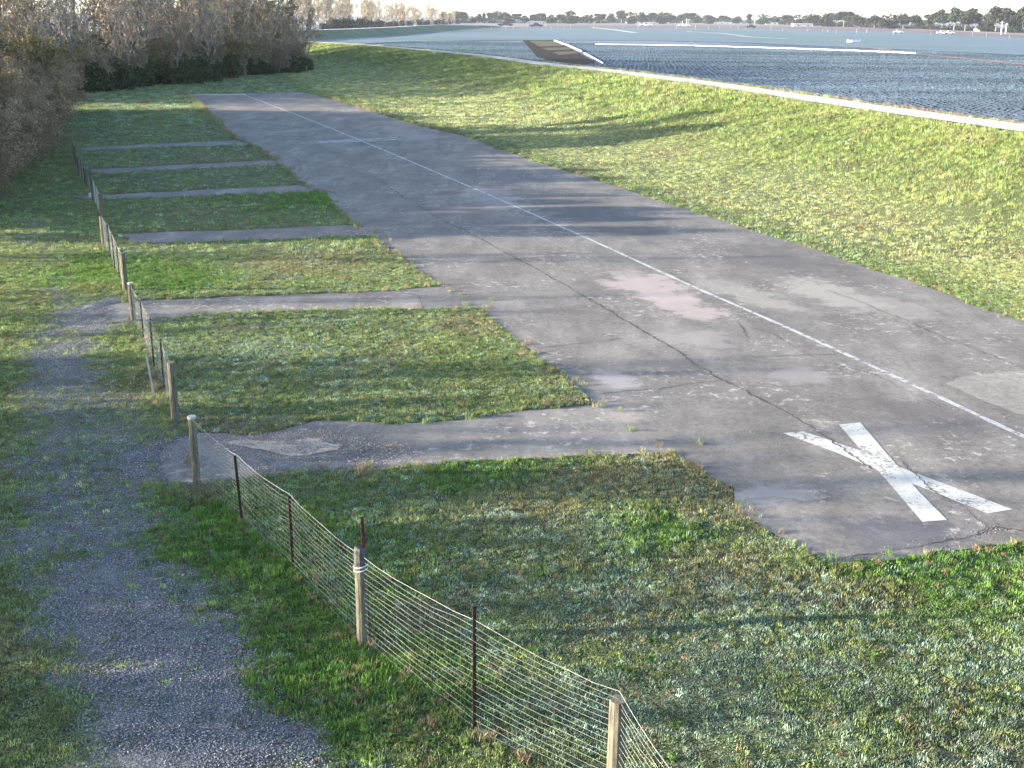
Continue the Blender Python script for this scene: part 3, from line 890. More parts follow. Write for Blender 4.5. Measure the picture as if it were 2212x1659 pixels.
def t_post(parent, base, h, mat=None, lean=(0, 0)):
    z = float(terrain([base[0]], [base[1]], np.array([False]))[0])
    m = MB(); mat = mat or M_RUST
    m.box((0, 0, h / 2), (.045, .008, h), .4); m.box((.004, .018, h / 2 + .004), (.008, .036, h - .01), .4)
    for k in range(int(h / .12)): m.box((-.002, -.010, .12 + .12 * k), (.014, .010, .018), .4)
    v = [(x + lean[0] * zz / h, y + lean[1] * zz / h, zz) for x, y, zz in m.v]
    o = link_mesh('steel_post', mesh_from('steel_post', v, m.f, mat), parent); o.location = (base[0], base[1], z - .02)
    return o, z


def sag(a, b, n, s, r=.012):
    return [tuple(np.array(a) * (1 - t) + np.array(b) * t + np.array([rnd.uniform(-r, r), rnd.uniform(-r, r), -4 * s * t * (1 - t) + rnd.uniform(-r, r)])) for t in np.linspace(0, 1, n)]


def make_fence(label, posts, nw=14, wr=.0017, hfun=None, tops=None, thick_top=True, verts=True, group='wire fences in line along the lane'):
    """posts: list of (kind, base px, top px, options)"""
    b0 = G(*posts[0][1])
    root = empty('wire_fence', (0, 0, 0))
    tag(root, label, 'fence', group)
    line = []
    for kind, bp, tp, op in posts:
        base = G(*bp); h = height_of(bp, tp)
        if kind == 'w': o, z = wood_post(root, base, h, **op)
        else: o, z = t_post(root, base, h, **op)
        if op.get('nowire') or kind == 'x': continue
        line.append((base[0], base[1], z, min(h, 1.55)))
    hts = [l[3] * .965 for l in line]
    if tops: hts = tops
    for k in range(nw):
        t = k / (nw - 1); m = MB(); pts = []
        for (a, b), (ha, hb) in zip(zip(line[:-1], line[1:]), zip(hts[:-1], hts[1:])):
            za = a[2] + .04 + (ha - .04) * t ** .93; zb = b[2] + .04 + (hb - .04) * t ** .93
            ln = math.hypot(b[0] - a[0], b[1] - a[1])
            pts += sag((a[0], a[1], za), (b[0], b[1], zb), 7, .02 + .035 * t, .014)[:-1]
        pts.append((line[-1][0], line[-1][1], line[-1][2] + .04 + (hts[-1] - .04) * t ** .93))
        m.tube(pts, wr * (1.9 if (k == nw - 1 and thick_top) else 1), 4, False)
        m.build('wire', M_WIRE, root)
    if verts:
        m = MB()
        for (a, b), (ha, hb) in zip(zip(line[:-1], line[1:]), zip(hts[:-1], hts[1:])):
            ln = math.hypot(b[0] - a[0], b[1] - a[1])
            for j in range(1, int(ln / .30)):
                t = j / (ln / .30); x, y, z = [a[i] * (1 - t) + b[i] * t for i in range(3)]; h = ha * (1 - t) + hb * t - .04
                m.tube([(x, y, z + .04), (x + .01, y, z + h)], wr * .5, 3, False)
        o = m.build('wire_stays', M_WIRE, root); o['kind'] = 'stuff'
    return root


W = lambda b, t, **k: ('w', b, t, k)
T = lambda b, t, **k: ('t', b, t, k)
make_fence('nearest wire fence running from the capped post by the broken pavement to the bottom edge',
           [W((425.6, 1047), (416, 907), rad=.075), T((523, 1130), (507, 987), lean=(-.05, 0)), T((634, 1240), (628, 1078)), W((785, 1392), (779, 1190), rad=.088, dark_top=True),
            T((1025, 1588), (1017, 1318)), W((1326, 1735), (1336, 1518), rad=.10, cap=False), T((1492, 2005), (1505, 1722)), ], nw=17,
           tops=[1.28, 1.22, 1.30, 1.33, 1.52, 1.40, 1.4])
o = empty('steel_stake', (*G(797, 1393), 0)); tag(o, 'red brown steel stake strapped beside the dark topped wooden fence post', 'stake')
t_post(o, (0, 0), height_of((797, 1393), (783, 1120)), M_RED, lean=(-.04, 0)); 
make_fence('wire fence between the second and third pavement gaps with three steel posts',
           [W((289, 697), (282, 616), rad=.075), T((311, 733), (307.5, 650)), T((334, 803), (328, 693), mat=M_RED), T((356, 845), (352, 737)), W((380, 918), (375.7, 788), rad=.085, cap=False)],
           nw=13)
o = empty('leaning_stake', (*G(334, 863), 0)); tag(o, 'short grey brown stake leaning on the lane side of the fence', 'stake')
t_post(o, (0, 0), height_of((334, 863), (326, 768)), M_CAPW, lean=(-.12, .05))
make_fence('wire fence beyond the third pavement gap ending at a pale yellowish wooden post',
           [W((225, 530), (223, 471), rad=.09, cap=False), T((239.5, 560), (237.5, 486)), T((249, 585), (247, 505)), T((259, 605), (257, 528)), W((272, 631), (266, 551), rad=.09, cap=False)], nw=11, wr=.003)
make_fence('sunlit pale green fence length beyond the fourth pavement gap',
           [W((203, 436), (201.5, 384), rad=.08, cap=False), T((207, 444), (206, 393), mat=M_CAPW), T((213.5, 458), (212.5, 405), mat=M_CAPW), W((221, 472), (218.7, 420), rad=.09, cap=False)], nw=8, wr=.0035)
make_fence('dark fence length with close set posts beside the brush',
           [W((171.8, 383), (170, 340), rad=.08, cap=False), T((178, 388), (177, 341)), T((184, 399), (182, 353)), W((189, 405), (189, 366), rad=.08, cap=False)], nw=8, wr=.0035)
make_fence('farthest fence length with a tall thin end post under the brush',
           [T((157.2, 322), (155.8, 281)), T((161.4, 347), (160.4, 307)), W((165.6, 361), (164.5, 318), rad=.08, cap=False)], nw=7, wr=.0035)
bb = G(198, 432); m = MB(); m.tube([(0, 0, -.1), (0, 0, .32)], [.13, .12], 10); o = m.build('white_marker_post', M_BAND); o.location = (*bb, 0)
tag(o, 'stubby white marker post at the far lane crossing', 'post')


# ------------------------------------------------------------------ bare trees
def grow(seed, height, trunks=1, spread=.35, levels=4, kids=(7, 6, 6, 5), r0=.14, up=.25, lean=.1, twig_w=.017, start=.2, ratio=.5, leaves=0, leaf=.06):
    """returns (trunk mesh data, limb+twig mesh data, leaf data)"""
    r = random.Random(seed)
    tv, tf, bv, bf, lv, lf = [], [], [], [], [], []

    def seg(V, Fc, pts, rad, n):
        base = len(V)
        for k, p in enumerate(pts):
            t = (pts[min(k + 1, len(pts) - 1)] - pts[max(k - 1, 0)]).normalized()
            a = t.cross(Vector((0, 0, 1)) if abs(t.z) < .9 else Vector((1, 0, 0))).normalized(); b = t.cross(a)
            for j in range(n):
                an = 6.2832 * j / n; V.append(p + (a * math.cos(an) + b * math.sin(an)) * rad[k])
        for k in range(len(pts) - 1):
            for j in range(n): Fc.append((base + k * n + j, base + k * n + (j + 1) % n, base + (k + 1) * n + (j + 1) % n, base + (k + 1) * n + j))

    def branch(p, d, L, rad, lev):
        nseg = 5 if lev == 0 else (3 if lev < 3 else 1)
        pts = [p]; dd = d.copy()
        for k in range(nseg):
            dd = (dd + Vector((r.gauss(0, .13), r.gauss(0, .13), r.gauss(0, .08) + up * (.5 if lev else .1)))).normalized()
            pts.append(pts[-1] + dd * (L / nseg))
        rr = [rad * (1 - .75 * k / nseg) for k in range(nseg + 1)]
        if lev == 0: seg(tv, tf, pts, rr, 6)
        elif lev < 3: seg(bv, bf, pts, rr, 3)
        else:
            i = len(bv); q = pts[-1] - pts[0]; s = q.cross(Vector((r.gauss(0, 1), r.gauss(0, 1), r.gauss(0, 1))))
            if s.length < 1e-6: return
            s = s.normalized() * twig_w
            bv.extend([pts[0] - s, pts[0] + s, pts[-1]]); bf.append((i, i + 1, i + 2))
            for _ in range(leaves):
                if r.random() < .8:
                    c = pts[0].lerp(pts[-1], r.random()) + Vector((r.gauss(0, .08), r.gauss(0, .08), r.gauss(0, .08)))
                    a = Vector((r.gauss(0, 1), r.gauss(0, 1), r.gauss(0, 1))).normalized() * leaf; b = a.orthogonal().normalized() * leaf * .6
                    i = len(lv); lv.extend([c - a, c + b, c + a, c - b]); lf.append((i, i + 1, i + 2, i + 3))
        if lev < levels:
            for k in range(kids[lev]):
                t = start + (1 - start) * (k + r.random()) / kids[lev] if lev == 0 else .15 + .85 * (k + r.random()) / kids[lev]
                x = t * nseg; i = min(int(x), nseg - 1); q = pts[i].lerp(pts[i + 1], x - i)
                ax = (pts[i + 1] - pts[i]).normalized()
                s = ax.orthogonal().normalized(); s.rotate(Matrix.Rotation(r.uniform(0, 6.283), 3, ax))
                nd = (ax * r.uniform(.5, 1.0) + s * r.uniform(.5, 1.1) * (1 + spread)).normalized()
                branch(q, nd, L * ratio * r.uniform(.6, 1.15) * (1.15 - .5 * t if lev == 0 else 1), max(rr[i] * .55, .006), lev + 1)
    for k in range(trunks):
        a = r.uniform(0, 6.283); rad = r.uniform(0, .5) if trunks > 1 else 0
        s = spread * r.uniform(.4, 1.2) if trunks > 1 else lean * r.random()
        branch(Vector((math.cos(a) * rad, math.sin(a) * rad, -.1)), Vector((math.cos(a) * s, math.sin(a) * s, 1)).normalized(), height * r.uniform(.7, 1.0), r0 * r.uniform(.6, 1), 0)
    return (tv, tf), (bv, bf), (lv, lf)


def bark(name, c1, c2, s=3): return simple_mat(name, c1, c2, s, bstr=.3, obj=True, stretch=(1, 1, .3))


M_BARK = bark('grey_bark', (.09, .08, .065), (.27, .24, .20))
M_TWIG = bark('brown_twigs', (.07, .06, .045), (.46, .38, .28), 2)
M_TWIG2 = bark('orange_brown_twigs', (.07, .052, .036), (.46, .345, .23), 3)
M_TWIG3 = bark('grey_twigs', (.08, .072, .058), (.42, .375, .305), 2)
M_LEAFB = simple_mat('withered_leaves', (.06, .048, .03), (.44, .33, .20), 9, bstr=0)
M_LEAFY = simple_mat('olive_yellow_leaves', (.05, .05, .018), (.22, .19, .06), 5, bstr=0)
M_LEAFG = simple_mat('dark_evergreen_leaves', (.02, .035, .015), (.055, .08, .03), 1.2, bstr=0)


def tree_kind(seed, tm, lm, *, leafmat=None, **kw):
    t, b_, l = grow(seed, **kw)
    A = mesh_from('trunk', [tuple(q) for q in t[0]], t[1], M_BARK)
    B = mesh_from('crown', [tuple(q) for q in b_[0]], b_[1], tm)
    Cc = mesh_from('leaves', [tuple(q) for q in l[0]], l[1], leafmat) if l[0] else None
    return A, B, Cc


KIND_TALL = [tree_kind(s, (M_TWIG, M_TWIG3, M_TWIG)[s % 3], None, height=13, kids=(13, 6, 6, 4), r0=.30, spread=.1, ratio=.42, up=.38, lean=.12, start=.12, twig_w=.036, leafmat=(M_LEAFB, M_LEAFB, M_LEAFY)[s % 3],
                       leaves=(1 if s % 2 else 0), leaf=.11) for s in range(5)]
KIND_THICKET = [tree_kind(20 + s, (M_TWIG, M_TWIG2)[s % 2], None, height=6.5, trunks=7, kids=(8, 6, 5, 5), r0=.06, spread=.45, ratio=.42, up=.3, twig_w=.024, start=.1, leafmat=(M_LEAFB, M_LEAFY)[s % 2], leaves=1, leaf=.09)
                for s in range(3)]
KIND_BRUSH = [tree_kind(40 + s, M_TWIG2, None, height=4.6, trunks=12, kids=(8, 6, 5, 5), r0=.04, spread=.75, ratio=.42, up=.22, twig_w=.012, start=.08, leafmat=M_LEAFB, leaves=2, leaf=.05) for s in range(3)]


def plant_tree(kind, name, x, y, s, rz, label, cat, group, sz=None, z=0):
    root = empty(name, (x, y, z), rz); root.scale = (s, s, sz or s)
    tag(root, label, cat, group)
    for nm, me in zip(('trunk', 'crown', 'leaves'), kind):
        if me: link_mesh(nm, me, root)
    return root


# the wood behind the far end
edge = GL([(140, 205), (260, 195), (400, 180), (520, 165), (600, 160), (645, 155)])
edge = [(edge[0][0] - 6, edge[0][1] - 14)] + edge + [(edge[-1][0] - 14, edge[-1][1] + 40)]
ew = resample(edge, 3.6)
tr = random.Random(3)
names = ['bare grey brown tree in the front row of the wood', 'bare slender tree deeper in the wood', 'bare brown tree crowded at the back of the wood', 'tall bare tree at the very back of the wood']
for row, (off, step, s0) in enumerate(((1.0, 1, .85), (6, 1, 1.1), (13, 1, 1.4), (22, 2, 1.7))):
    for i, (x, y) in enumerate(ew[::step]):
        k = tr.randrange(5)
        x2 = x - off * .75 + tr.uniform(-2, 2); y2 = y + off + tr.uniform(-2, 2)
        yellow = k == 2
        plant_tree(KIND_TALL[k], 'bare_tree', x2, y2, s0 * tr.uniform(.8, 1.15), tr.uniform(0, 6.28), names[row] + ', ' + ('left end', 'behind the runway end', 'levee end')[min(2, i * 3 // len(ew[::step]))], 'tree', 'bare trees of the wood, ' + ('front row', 'second row', 'third row', 'back row')[row] + ' ' + str(min(2, i * 3 // len(ew[::step])) + 1))
for i, (x, y) in enumerate(resample(edge, 3.2)):
    plant_tree(KIND_THICKET[tr.randrange(3)], 'thicket_shrub', x - tr.uniform(-.5, 3), y + tr.uniform(-.5, 3), tr.uniform(.65, 1.05), tr.uniform(0, 6.28), 'twiggy leafless shrub at the foot of the wood, ' + ('left end', 'behind the runway end', 'beside the levee')[min(2, i // 9)], 'shrub',
               'shrubs at the foot of the wood ' + str(min(2, i // 9) + 1))

# evergreen undergrowth
def leaf_clump(name, seed, n, rx, rz_, leaf, mat):
    r = np.random.default_rng(seed)
    nb = 9; cen = np.stack([r.normal(0, rx * .45, nb), r.normal(0, rx * .45, nb), r.uniform(.15, .75, nb) * rz_], 1); rad = r.uniform(.3, .6, nb) * rx
    k = r.integers(0, nb, n); d = r.normal(0, 1, (n, 3)); d /= np.linalg.norm(d, axis=1)[:, None]
    c = cen[k] + d * rad[k][:, None] * r.uniform(.6, 1.05, n)[:, None]; c[:, 2] = np.abs(c[:, 2])
    a = r.normal(0, 1, (n, 3)); a /= np.linalg.norm(a, axis=1)[:, None]; b = np.cross(a, r.normal(0, 1, (n, 3))); b /= np.linalg.norm(b, axis=1)[:, None]
    a *= leaf * r.uniform(.6, 1.3, (n, 1)); b *= leaf * .6
    v = np.stack([c - a, c + b, c + a, c - b], 1).reshape(-1, 3)
    return mesh_from(name, v, np.arange(n * 4).reshape(-1, 4), mat)


UND = [leaf_clump('undergrowth', 70 + k, 2600, 2.0, 2.6, .13, M_LEAFG) for k in range(3)]
PARTS3 = ('left end', 'behind the runway end', 'levee end')
M_LEAFO = simple_mat('olive_undergrowth_leaves', (.04, .045, .02), (.16, .145, .06), 1.5, bstr=0)
UND2 = [leaf_clump('tall_undergrowth', 80 + k, 3200, 2.6, 5.5, .16, M_LEAFO) for k in range(3)]
for off, st, sc_, U, lab in ((0, 2.6, 1.15, UND, 'dark evergreen bush at the shaded foot of the wood, '), (5, 3.4, 1.1, UND2, 'tall olive bush under the bare trees, '), (12, 3.6, 1.5, UND2, 'high dark olive bush deep in the wood, ')):
    row = resample(edge, st)
    for i, (x, y) in enumerate(row):
        o = link_mesh('evergreen_bush', U[i % 3]); o.location = (x - off * .8 + tr.uniform(-1.6, .8), y + off + tr.uniform(0, 1.6), 0); o.rotation_euler.z = tr.uniform(0, 6.28); s = tr.uniform(.75, 1.25) * sc_; o.scale = (s, s, s)
        lb = lab + PARTS3[min(2, i * 3 // len(row))]
        tag(o, lb, 'bush', lb)

# brush down the left side of the lane
bl = GL([(128, 250), (90, 300), (60, 360), (20, 420), (-40, 450), (-120, 470)])
for i, (x, y) in enumerate(resample(bl, 2.6)):
    for j in range(3):
        plant_tree(KIND_BRUSH[(i + j) % 3], 'willow_brush', x - 1.2 - j * 3.2 + tr.uniform(-.8, .8), y + tr.uniform(-1, 1) + j, tr.uniform(.85, 1.15) + .22 * j, tr.uniform(0, 6.28),
                   ('rusty brown willow brush at the lane edge', 'rusty brown willow brush in the middle row', 'higher rusty willow brush in the back row')[j] + ', ' + ('far end', 'middle stretch', 'near end')[min(2, i // 7)], 'shrub', 'willow brush on the left, row %d stretch %d' % (j + 1, min(2, i // 7) + 1))
bl2 = GL([(150, 210), (135, 250)])
for i, (x, y) in enumerate(resample([(bl2[0][0] - 3, bl2[0][1] + 5), bl2[1], (bl[0][0] - 3, bl[0][1] + 4), (bl[2][0] - 10, bl[2][1] + 6), (bl[3][0] - 12, bl[3][1] + 4)], 4.0)):
    if 104 < y < 126: continue
    plant_tree(KIND_THICKET[i % 3], 'thicket_shrub', x - 3 + tr.uniform(-1.5, 1.5), y + tr.uniform(-2, 2), tr.uniform(.9, 1.25), tr.uniform(0, 6.28), 'high brown shrub behind the willow brush on the left', 'shrub', 'shrubs behind the willow brush')
    plant_tree(KIND_TALL[i % 5], 'bare_tree', x - 12 + tr.uniform(-3, 3), y + tr.uniform(-3, 3), tr.uniform(.7, .95), tr.uniform(0, 6.28), 'bare tree rising over the willow brush on the left', 'tree', 'bare trees over the willow brush')

for i in range(15):
    t = (i + tr.random()) / 15; y = 54 + 78 * t; x = -34 - 16 * t + tr.uniform(-6, 3)
    if 100 < y < 128: continue
    k = 'near' if t < .33 else ('middle' if t < .66 else 'far')
    plant_tree(KIND_TALL[i % 5], 'bare_tree', x, y, tr.uniform(.5, .75), tr.uniform(0, 6.28), 'bare tree standing behind the brown brush, %s part' % k, 'tree', 'bare trees behind the brush, %s part' % k)
    if i % 2: plant_tree(KIND_THICKET[i % 3], 'thicket_shrub', x + 3, y + 2, tr.uniform(.9, 1.2), tr.uniform(0, 6.28), 'brown shrub between the trees behind the brush, %s part' % k, 'shrub', 'shrubs between the trees behind the brush, %s part' % k)

DENSE = []
for k in range(2):
    m = MB(); m.tube([(0, 0, -.1), (.1, 0, 3), (.2, .1, 7)], [.28, .2, .08], 6)
    cr_ = leaf_clump('crown', 230 + k, 5200, 2.6, 6.5, .16, M_LEAFO); v_ = np.empty(len(cr_.vertices) * 3, np.float32); cr_.vertices.foreach_get('co', v_); v_ = v_.reshape(-1, 3); v_[:, 2] += 2.6; cr_.vertices.foreach_set('co', v_.ravel()); cr_.update()
    DENSE.append((mesh_from('trunk', m.v, m.f, M_BARK), cr_, None))
for i, (px, py, dx) in enumerate(((1150, 300, -42), (1150, 322, -40), (1150, 331, -43), (1150, 400, -40), (1150, 470, -38), (1150, 508, -36), (1150, 540, -37))):
    y = G(px, py)[1]
    plant_tree(DENSE[i % 2], 'evergreen_tree', dx, y, (1.35, 1.5, 1.3, 1.1, 1.05, 1.0, 1.05)[i], i, 'dense olive green tree standing up behind the brown brush at left, %s' % ('far part' if i < 3 else 'near part'), 'tree',
               'evergreen trees behind the brush, %s' % ('far part' if i < 3 else 'near part'))

# the same belt of trees goes on beside the camera, out of the frame
for (x, y, s) in [(-30, 40, .6), (-33, 33.5, .55), (-30, 28, .5), (-34, 24, .62), (-29, 20.5, .5), (-33, 17.5, .6), (-36, 14, .62), (-30, 11.5, .5), (-38, 20, .62), (-38, 29, .6), (-27, 15, .42), (-26, 24, .42), (-31, 13, .55), (-34, 15.6, .6), (-32, 18.8, .55), (-35, 22.3, .6), (-30, 22, .5), (-36, 26, .6), (-27, 18, .42),
                  (-31, 9.5, .55), (-37, 12.5, .65), (-39, 16.8, .65), (-40, 23, .65), (-33, 46.5, .6), (-30, 49, .55), (-36, 47.5, .6), (-29, 52, .5), (-40, 51, .7), (-34, 54, .6)]:
    plant_tree(KIND_TALL[int(abs(x * 3 + y)) % 5], 'bare_tree', x, y, s, x * y, 'bare tree of the belt left of the lane', 'tree', 'bare trees of the belt left of the lane')
for i, (x, y, s) in enumerate([(-19, 12, .5), (-20, 14.5, .55), (-21, 17, .6), (-20, 19.5, .5), (-22, 22, .6), (-24, 26, .5), (-22, 10, .6), (-25, 19, .7), (-25, 14, .7)]):
    plant_tree(KIND_THICKET[i % 3], 'thicket_shrub', x, y, s, x * y, 'brown shrub of the belt left of the lane', 'shrub', 'shrubs of the belt left of the lane')


# ------------------------------------------------------------------ fields
def crop_plant(name, seed, n, rad, h, mat):
    r = np.random.default_rng(seed); v, f = [], []
    for k in range(n):
        a = r.uniform(0, 6.283); L = rad * r.uniform(.6, 1.1); ww = rad * .28; up = h * r.uniform(.6, 1.1); ca, sa = math.cos(a), math.sin(a); i = len(v)
        for t, w_, z in ((0, .4, 0), (.55, 1, 1), (1, .1, .75)):
            for sg in (-1, 1): v.append((ca * L * t - sa * ww * w_ * sg, sa * L * t + ca * ww * w_ * sg, up * z))
        f += [(i, i + 1, i + 3, i + 2), (i + 2, i + 3, i + 5, i + 4)]
    return mesh_from(name, v, f, mat)


M_CROP = blade_mat('crop_leaves', trans=.1)
DITCH = GL([(690, 99), (900, 90), (1130, 87), (1400, 88), (1600, 93), (1900, 106), (2212, 120), (2500, 134)])
CROPS = [crop_plant('crop_plant_%d' % k, k, 8, .38, .13, M_CROP) for k in range(3)]
rows_dir = R(-6)
uu, vv = np.meshgrid(np.arange(-120, 200, .8), np.arange(60, 420, 1.7))
uu = uu + rng.normal(0, .12, uu.shape); vv = vv + rng.normal(0, .10, vv.shape)
cx = (uu * math.cos(rows_dir) - vv * math.sin(rows_dir)).ravel(); cy = (uu * math.sin(rows_dir) + vv * math.cos(rows_dir)).ravel()
PARCEL = GL([(1126, 84), (1200, 86), (1290, 137), (1240, 142), (1160, 124)])
dc, side, dr, sr, dcp = levee(cx, cy)
dd, ds = dline(cx, cy, DITCH)
near_side = dline(np.array([30.]), np.array([140.]), DITCH)[1][0]
ok = (side < 0) & (dcp > 7.5) & (ds == near_side) & (dd > 1.5) & ~inpoly(cx, cy, PARCEL) & (np.abs(cx) < cy * .56 + 5) & (cx > -cy * .28)
ok &= rng.random(len(cx)) > .06
cx, cy = cx[ok], cy[ok]
g = fbm(cx, cy, 30, 3)[:, None]; band = fbm(cx * .05, cy, 9, 2)[:, None]
ccol = (np.array([.10, .165, .185]) * (1 - g) + np.array([.22, .29, .33]) * g) * (.45 + 1.1 * band) * .85 * np.exp(rng.normal(0, .15, (len(cx), 1)))
scatter('crop_rows', CROPS, np.c_[cx, cy, np.zeros(len(cx))], np.repeat(rng.uniform(.75, 1.25, (len(cx), 1)), 3, 1), rng.uniform(0, 6.28, len(cx)), ccol, 'frosty blue green crop rows of the field beyond the levee', 'crops')

m_far, nt, b = new_mat('far_crop')
wp = world_pos(nt, (.02, .35, 1))
f = noise(nt, wp, .6, 5, .6); f2 = noise(nt, world_pos(nt), .012, 3)
c = ramp(nt, f, [(.3, (.075, .11, .105)), (.7, (.15, .20, .19))])
c = mix(nt, ramp(nt, f2, [(.42, grey(0)), (.6, grey(.7))]), c, (.13, .165, .21))
nt.links.new(c, b.inputs['Base Color'])
FAR = GL([(780, 86), (1000, 64), (1180, 60), (1700, 63), (1900, 68), (2212, 82), (2600, 100)])
d2 = [(a, b_ + 1.5) for a, b_ in DITCH]
far_poly = FAR + list(reversed(d2))
tag(sheet('far_field', far_poly, .06, m_far), kind='structure')
m_soil = simple_mat('ploughed_soil', (.018, .014, .011), (.05, .038, .026), .35, bstr=.8, bd=.2, detail=6)
m_soil2 = simple_mat('dry_mown_soil', (.075, .062, .04), (.13, .11, .07), .25, bstr=.4, bd=.1, detail=6)
m_pink = simple_mat('bare_reddish_soil', (.12, .085, .085), (.19, .15, .145), .03, bstr=0, detail=5, stretch=(.2, 1, 1))
m_verge = simple_mat('pale_far_verge', (.13, .14, .11), (.26, .26, .23), .02, bstr=0, detail=4, stretch=(.2, 1, 1))
m_dark = simple_mat('ditch_mud', (.02, .022, .025), (.05, .05, .05), .5, bstr=.3)
tag(sheet('ploughed_parcel', GL([(1126, 84), (1200, 86), (1290, 137), (1240, 142), (1160, 124)]), .05, m_soil), kind='structure')
for px in ([(1143, 88), (1198, 89.5), (1222, 99), (1166, 101)], [(1170, 104), (1232, 102), (1238, 107), (1184, 109)], [(1192, 113), (1240, 111), (1252, 115), (1208, 119)]):
    tag(sheet('stubble_strip', GL(px), .056, m_soil2), kind='structure')
tag(ribbon('ditch', resample(DITCH, 6), 4.5, .07, m_dark, wfun=lambda q: 4.6 + 2.2 * (fbm(q[:, 0], q[:, 1], 20, 3) - .5)), kind='structure')
FAR2 = GL([(1000, 58), (1180, 54), (1500, 53.5), (1700, 56), (1900, 59), (2212, 71), (2600, 88)])
tag(sheet('bare_soil_band', FAR2 + list(reversed(FAR)), .062, m_pink), kind='structure')
FAR3 = GL([(990, 51), (1180, 48.5), (1500, 48.5), (1700, 50.5), (1900, 54), (2212, 66), (2600, 82)])
tag(sheet('far_verge', FAR3 + list(reversed(FAR2)), .064, m_verge), kind='structure')
M_PALE = simple_mat('bleached_track', (.34, .33, .30), (.46, .44, .41), .05, bstr=0)
tag(ribbon('farm_track', resample(GL([(1000, 60.5), (1180, 55), (1500, 55), (1700, 57.2), (1950, 62), (2212, 74), (2500, 88)]), 20), 7, .09, M_PALE), kind='structure')
tag(ribbon('farm_track', resample(GL([(1480, 68), (1560, 72.5), (1620, 80), (1700, 84)]), 6), 3, .10, M_PALE), kind='structure')
tag(ribbon('farm_track', resample(GL([(1280, 59.5), (1330, 65), (1372, 71)]), 10), 5, .11, M_PALE), kind='structure')
m_red = simple_mat('reddish_weed_strip', (.16, .09, .08), (.34, .22, .18), .6, bstr=.8, bd=.2)
tag(ribbon('reddish_weed_strip', resample(GL([(1830, 100), (1900, 106), (1975, 117), (2050, 124), (2130, 132), (2212, 140), (2400, 156)]), 3), 3.2, .115, m_red,
           wfun=lambda q: 3.2 + 3.5 * (fbm(q[:, 0], q[:, 1], 8, 3) - .5)), kind='structure')

# irrigation pipes lying in the field
M_PIPE = simple_mat('white_aluminium_pipe', (.78, .78, .78), (.82, .82, .82), 3, rough=.4, bstr=0)


def pipe(px, label, rad=.13, z=.25):
    pts = [(*q, z) for q in resample(GL(px), 9)]
    m = MB(); m.tube(pts, rad, 7); o = m.build('irrigation_pipe', M_PIPE); tag(o, label, 'pipe')
pipe([(1286, 97), (1500, 100), (1700, 106), (1850, 111), (1978, 117)], 'long white irrigation pipe lying across the field rows')
pipe([(1198, 89), (1228, 100), (1256, 113)], 'white irrigation pipe along the upper edge of the dark parcel', .22)
pipe([(1262, 117), (1285, 129), (1302, 139)], 'shorter white pipe at the lower edge of the dark parcel', .13)

# risers along the far field edge
rp = [(1030, 62), (1046, 64), (1062, 64.5), (1085, 63), (1092, 65.5), (1110, 62), (1128, 62.5), (1140, 61), (1180, 62), (1191, 64), (1205, 62), (1218, 62), (1232, 63), (1282, 63), (1318, 62), (1346, 63), (1377, 62), (1392, 61), (1461, 62),
      (1472, 61.5), (1484, 62), (1502, 62), (1530, 63), (1554, 62), (1578, 62), (1594, 63), (1612, 64), (1665, 65), (1690, 67), (1744, 68), (1776, 69), (1788, 70), (1806, 71), (1850, 71), (1872, 72), (1930, 74), (1942, 75), (2010, 76), (2030, 77), (2100, 79), (2130, 80), (2180, 83)]
mr = MB(); mr.tube([(0, 0, 0), (0, 0, 2.3)], .085, 5)
M_RISER = simple_mat('dull_white_pipe', (.30, .30, .30), (.36, .36, .36), 3, rough=.6, bstr=0)
rm = mesh_from('irrigation_riser', mr.v, mr.f, M_RISER)
for i, (a, b_) in enumerate(rp):
    o = link_mesh('irrigation_riser', rm); x, y = G(a, b_); o.location = (x, y, 0); s = tr.uniform(.6, 1.2) * (y / 700); o.scale = (y / 800, y / 800, s)
    tag(o, 'small white irrigation riser standing along the far edge of the fields', 'riser', 'irrigation risers along the far fields')

# far levee, bending round behind the wood
M_FLEV = simple_mat('far_levee_grass', (.07, .10, .06), (.14, .17, .10), .1, bstr=0, stretch=(.3, 1, 1))
FB = GL([(600, 95), (690, 86), (760, 83), (860, 76), (930, 69), (1000, 62.5), (1090, 59.5)])
FB = smooth_line(FB, 2)
q = np.array(FB); dq = np.gradient(q, axis=0); nq = np.stack([-dq[:, 1], dq[:, 0]], 1) / np.linalg.norm(dq, axis=1)[:, None]
if nq[3, 1] < 0: nq = -nq
v, f = [], []
prof = [(0, 0), (7, 3.0), (11, 3.0), (18, 0)]
for k in range(len(q)):
    for o_, z_ in prof: v.append((q[k, 0] + nq[k, 0] * o_, q[k, 1] + nq[k, 1] * o_, z_ * (1 if k < len(q) * .7 else max(.35, 1 - (k - len(q) * .7) / (len(q) * .3) * .8))))
for k in range(len(q) - 1):
    for j in range(3): f.append((k * 4 + j, k * 4 + j + 1, (k + 1) * 4 + j + 1, (k + 1) * 4 + j))
tag(link_mesh('far_levee', mesh_from('far_levee', v, f, M_FLEV)), kind='structure')
n4 = len(q)
v2 = [(v[k * 4 + 1][0], v[k * 4 + 1][1], v[k * 4 + 1][2] + .1) for k in range(n4)] + [(v[k * 4 + 2][0], v[k * 4 + 2][1], v[k * 4 + 2][2] + .15) for k in range(n4)]
tag(link_mesh('far_levee_road', mesh_from('far_levee_road', v2, [(k, k + 1, n4 + k + 1, n4 + k) for k in range(n4 - 1)], M_ROAD)), kind='structure')

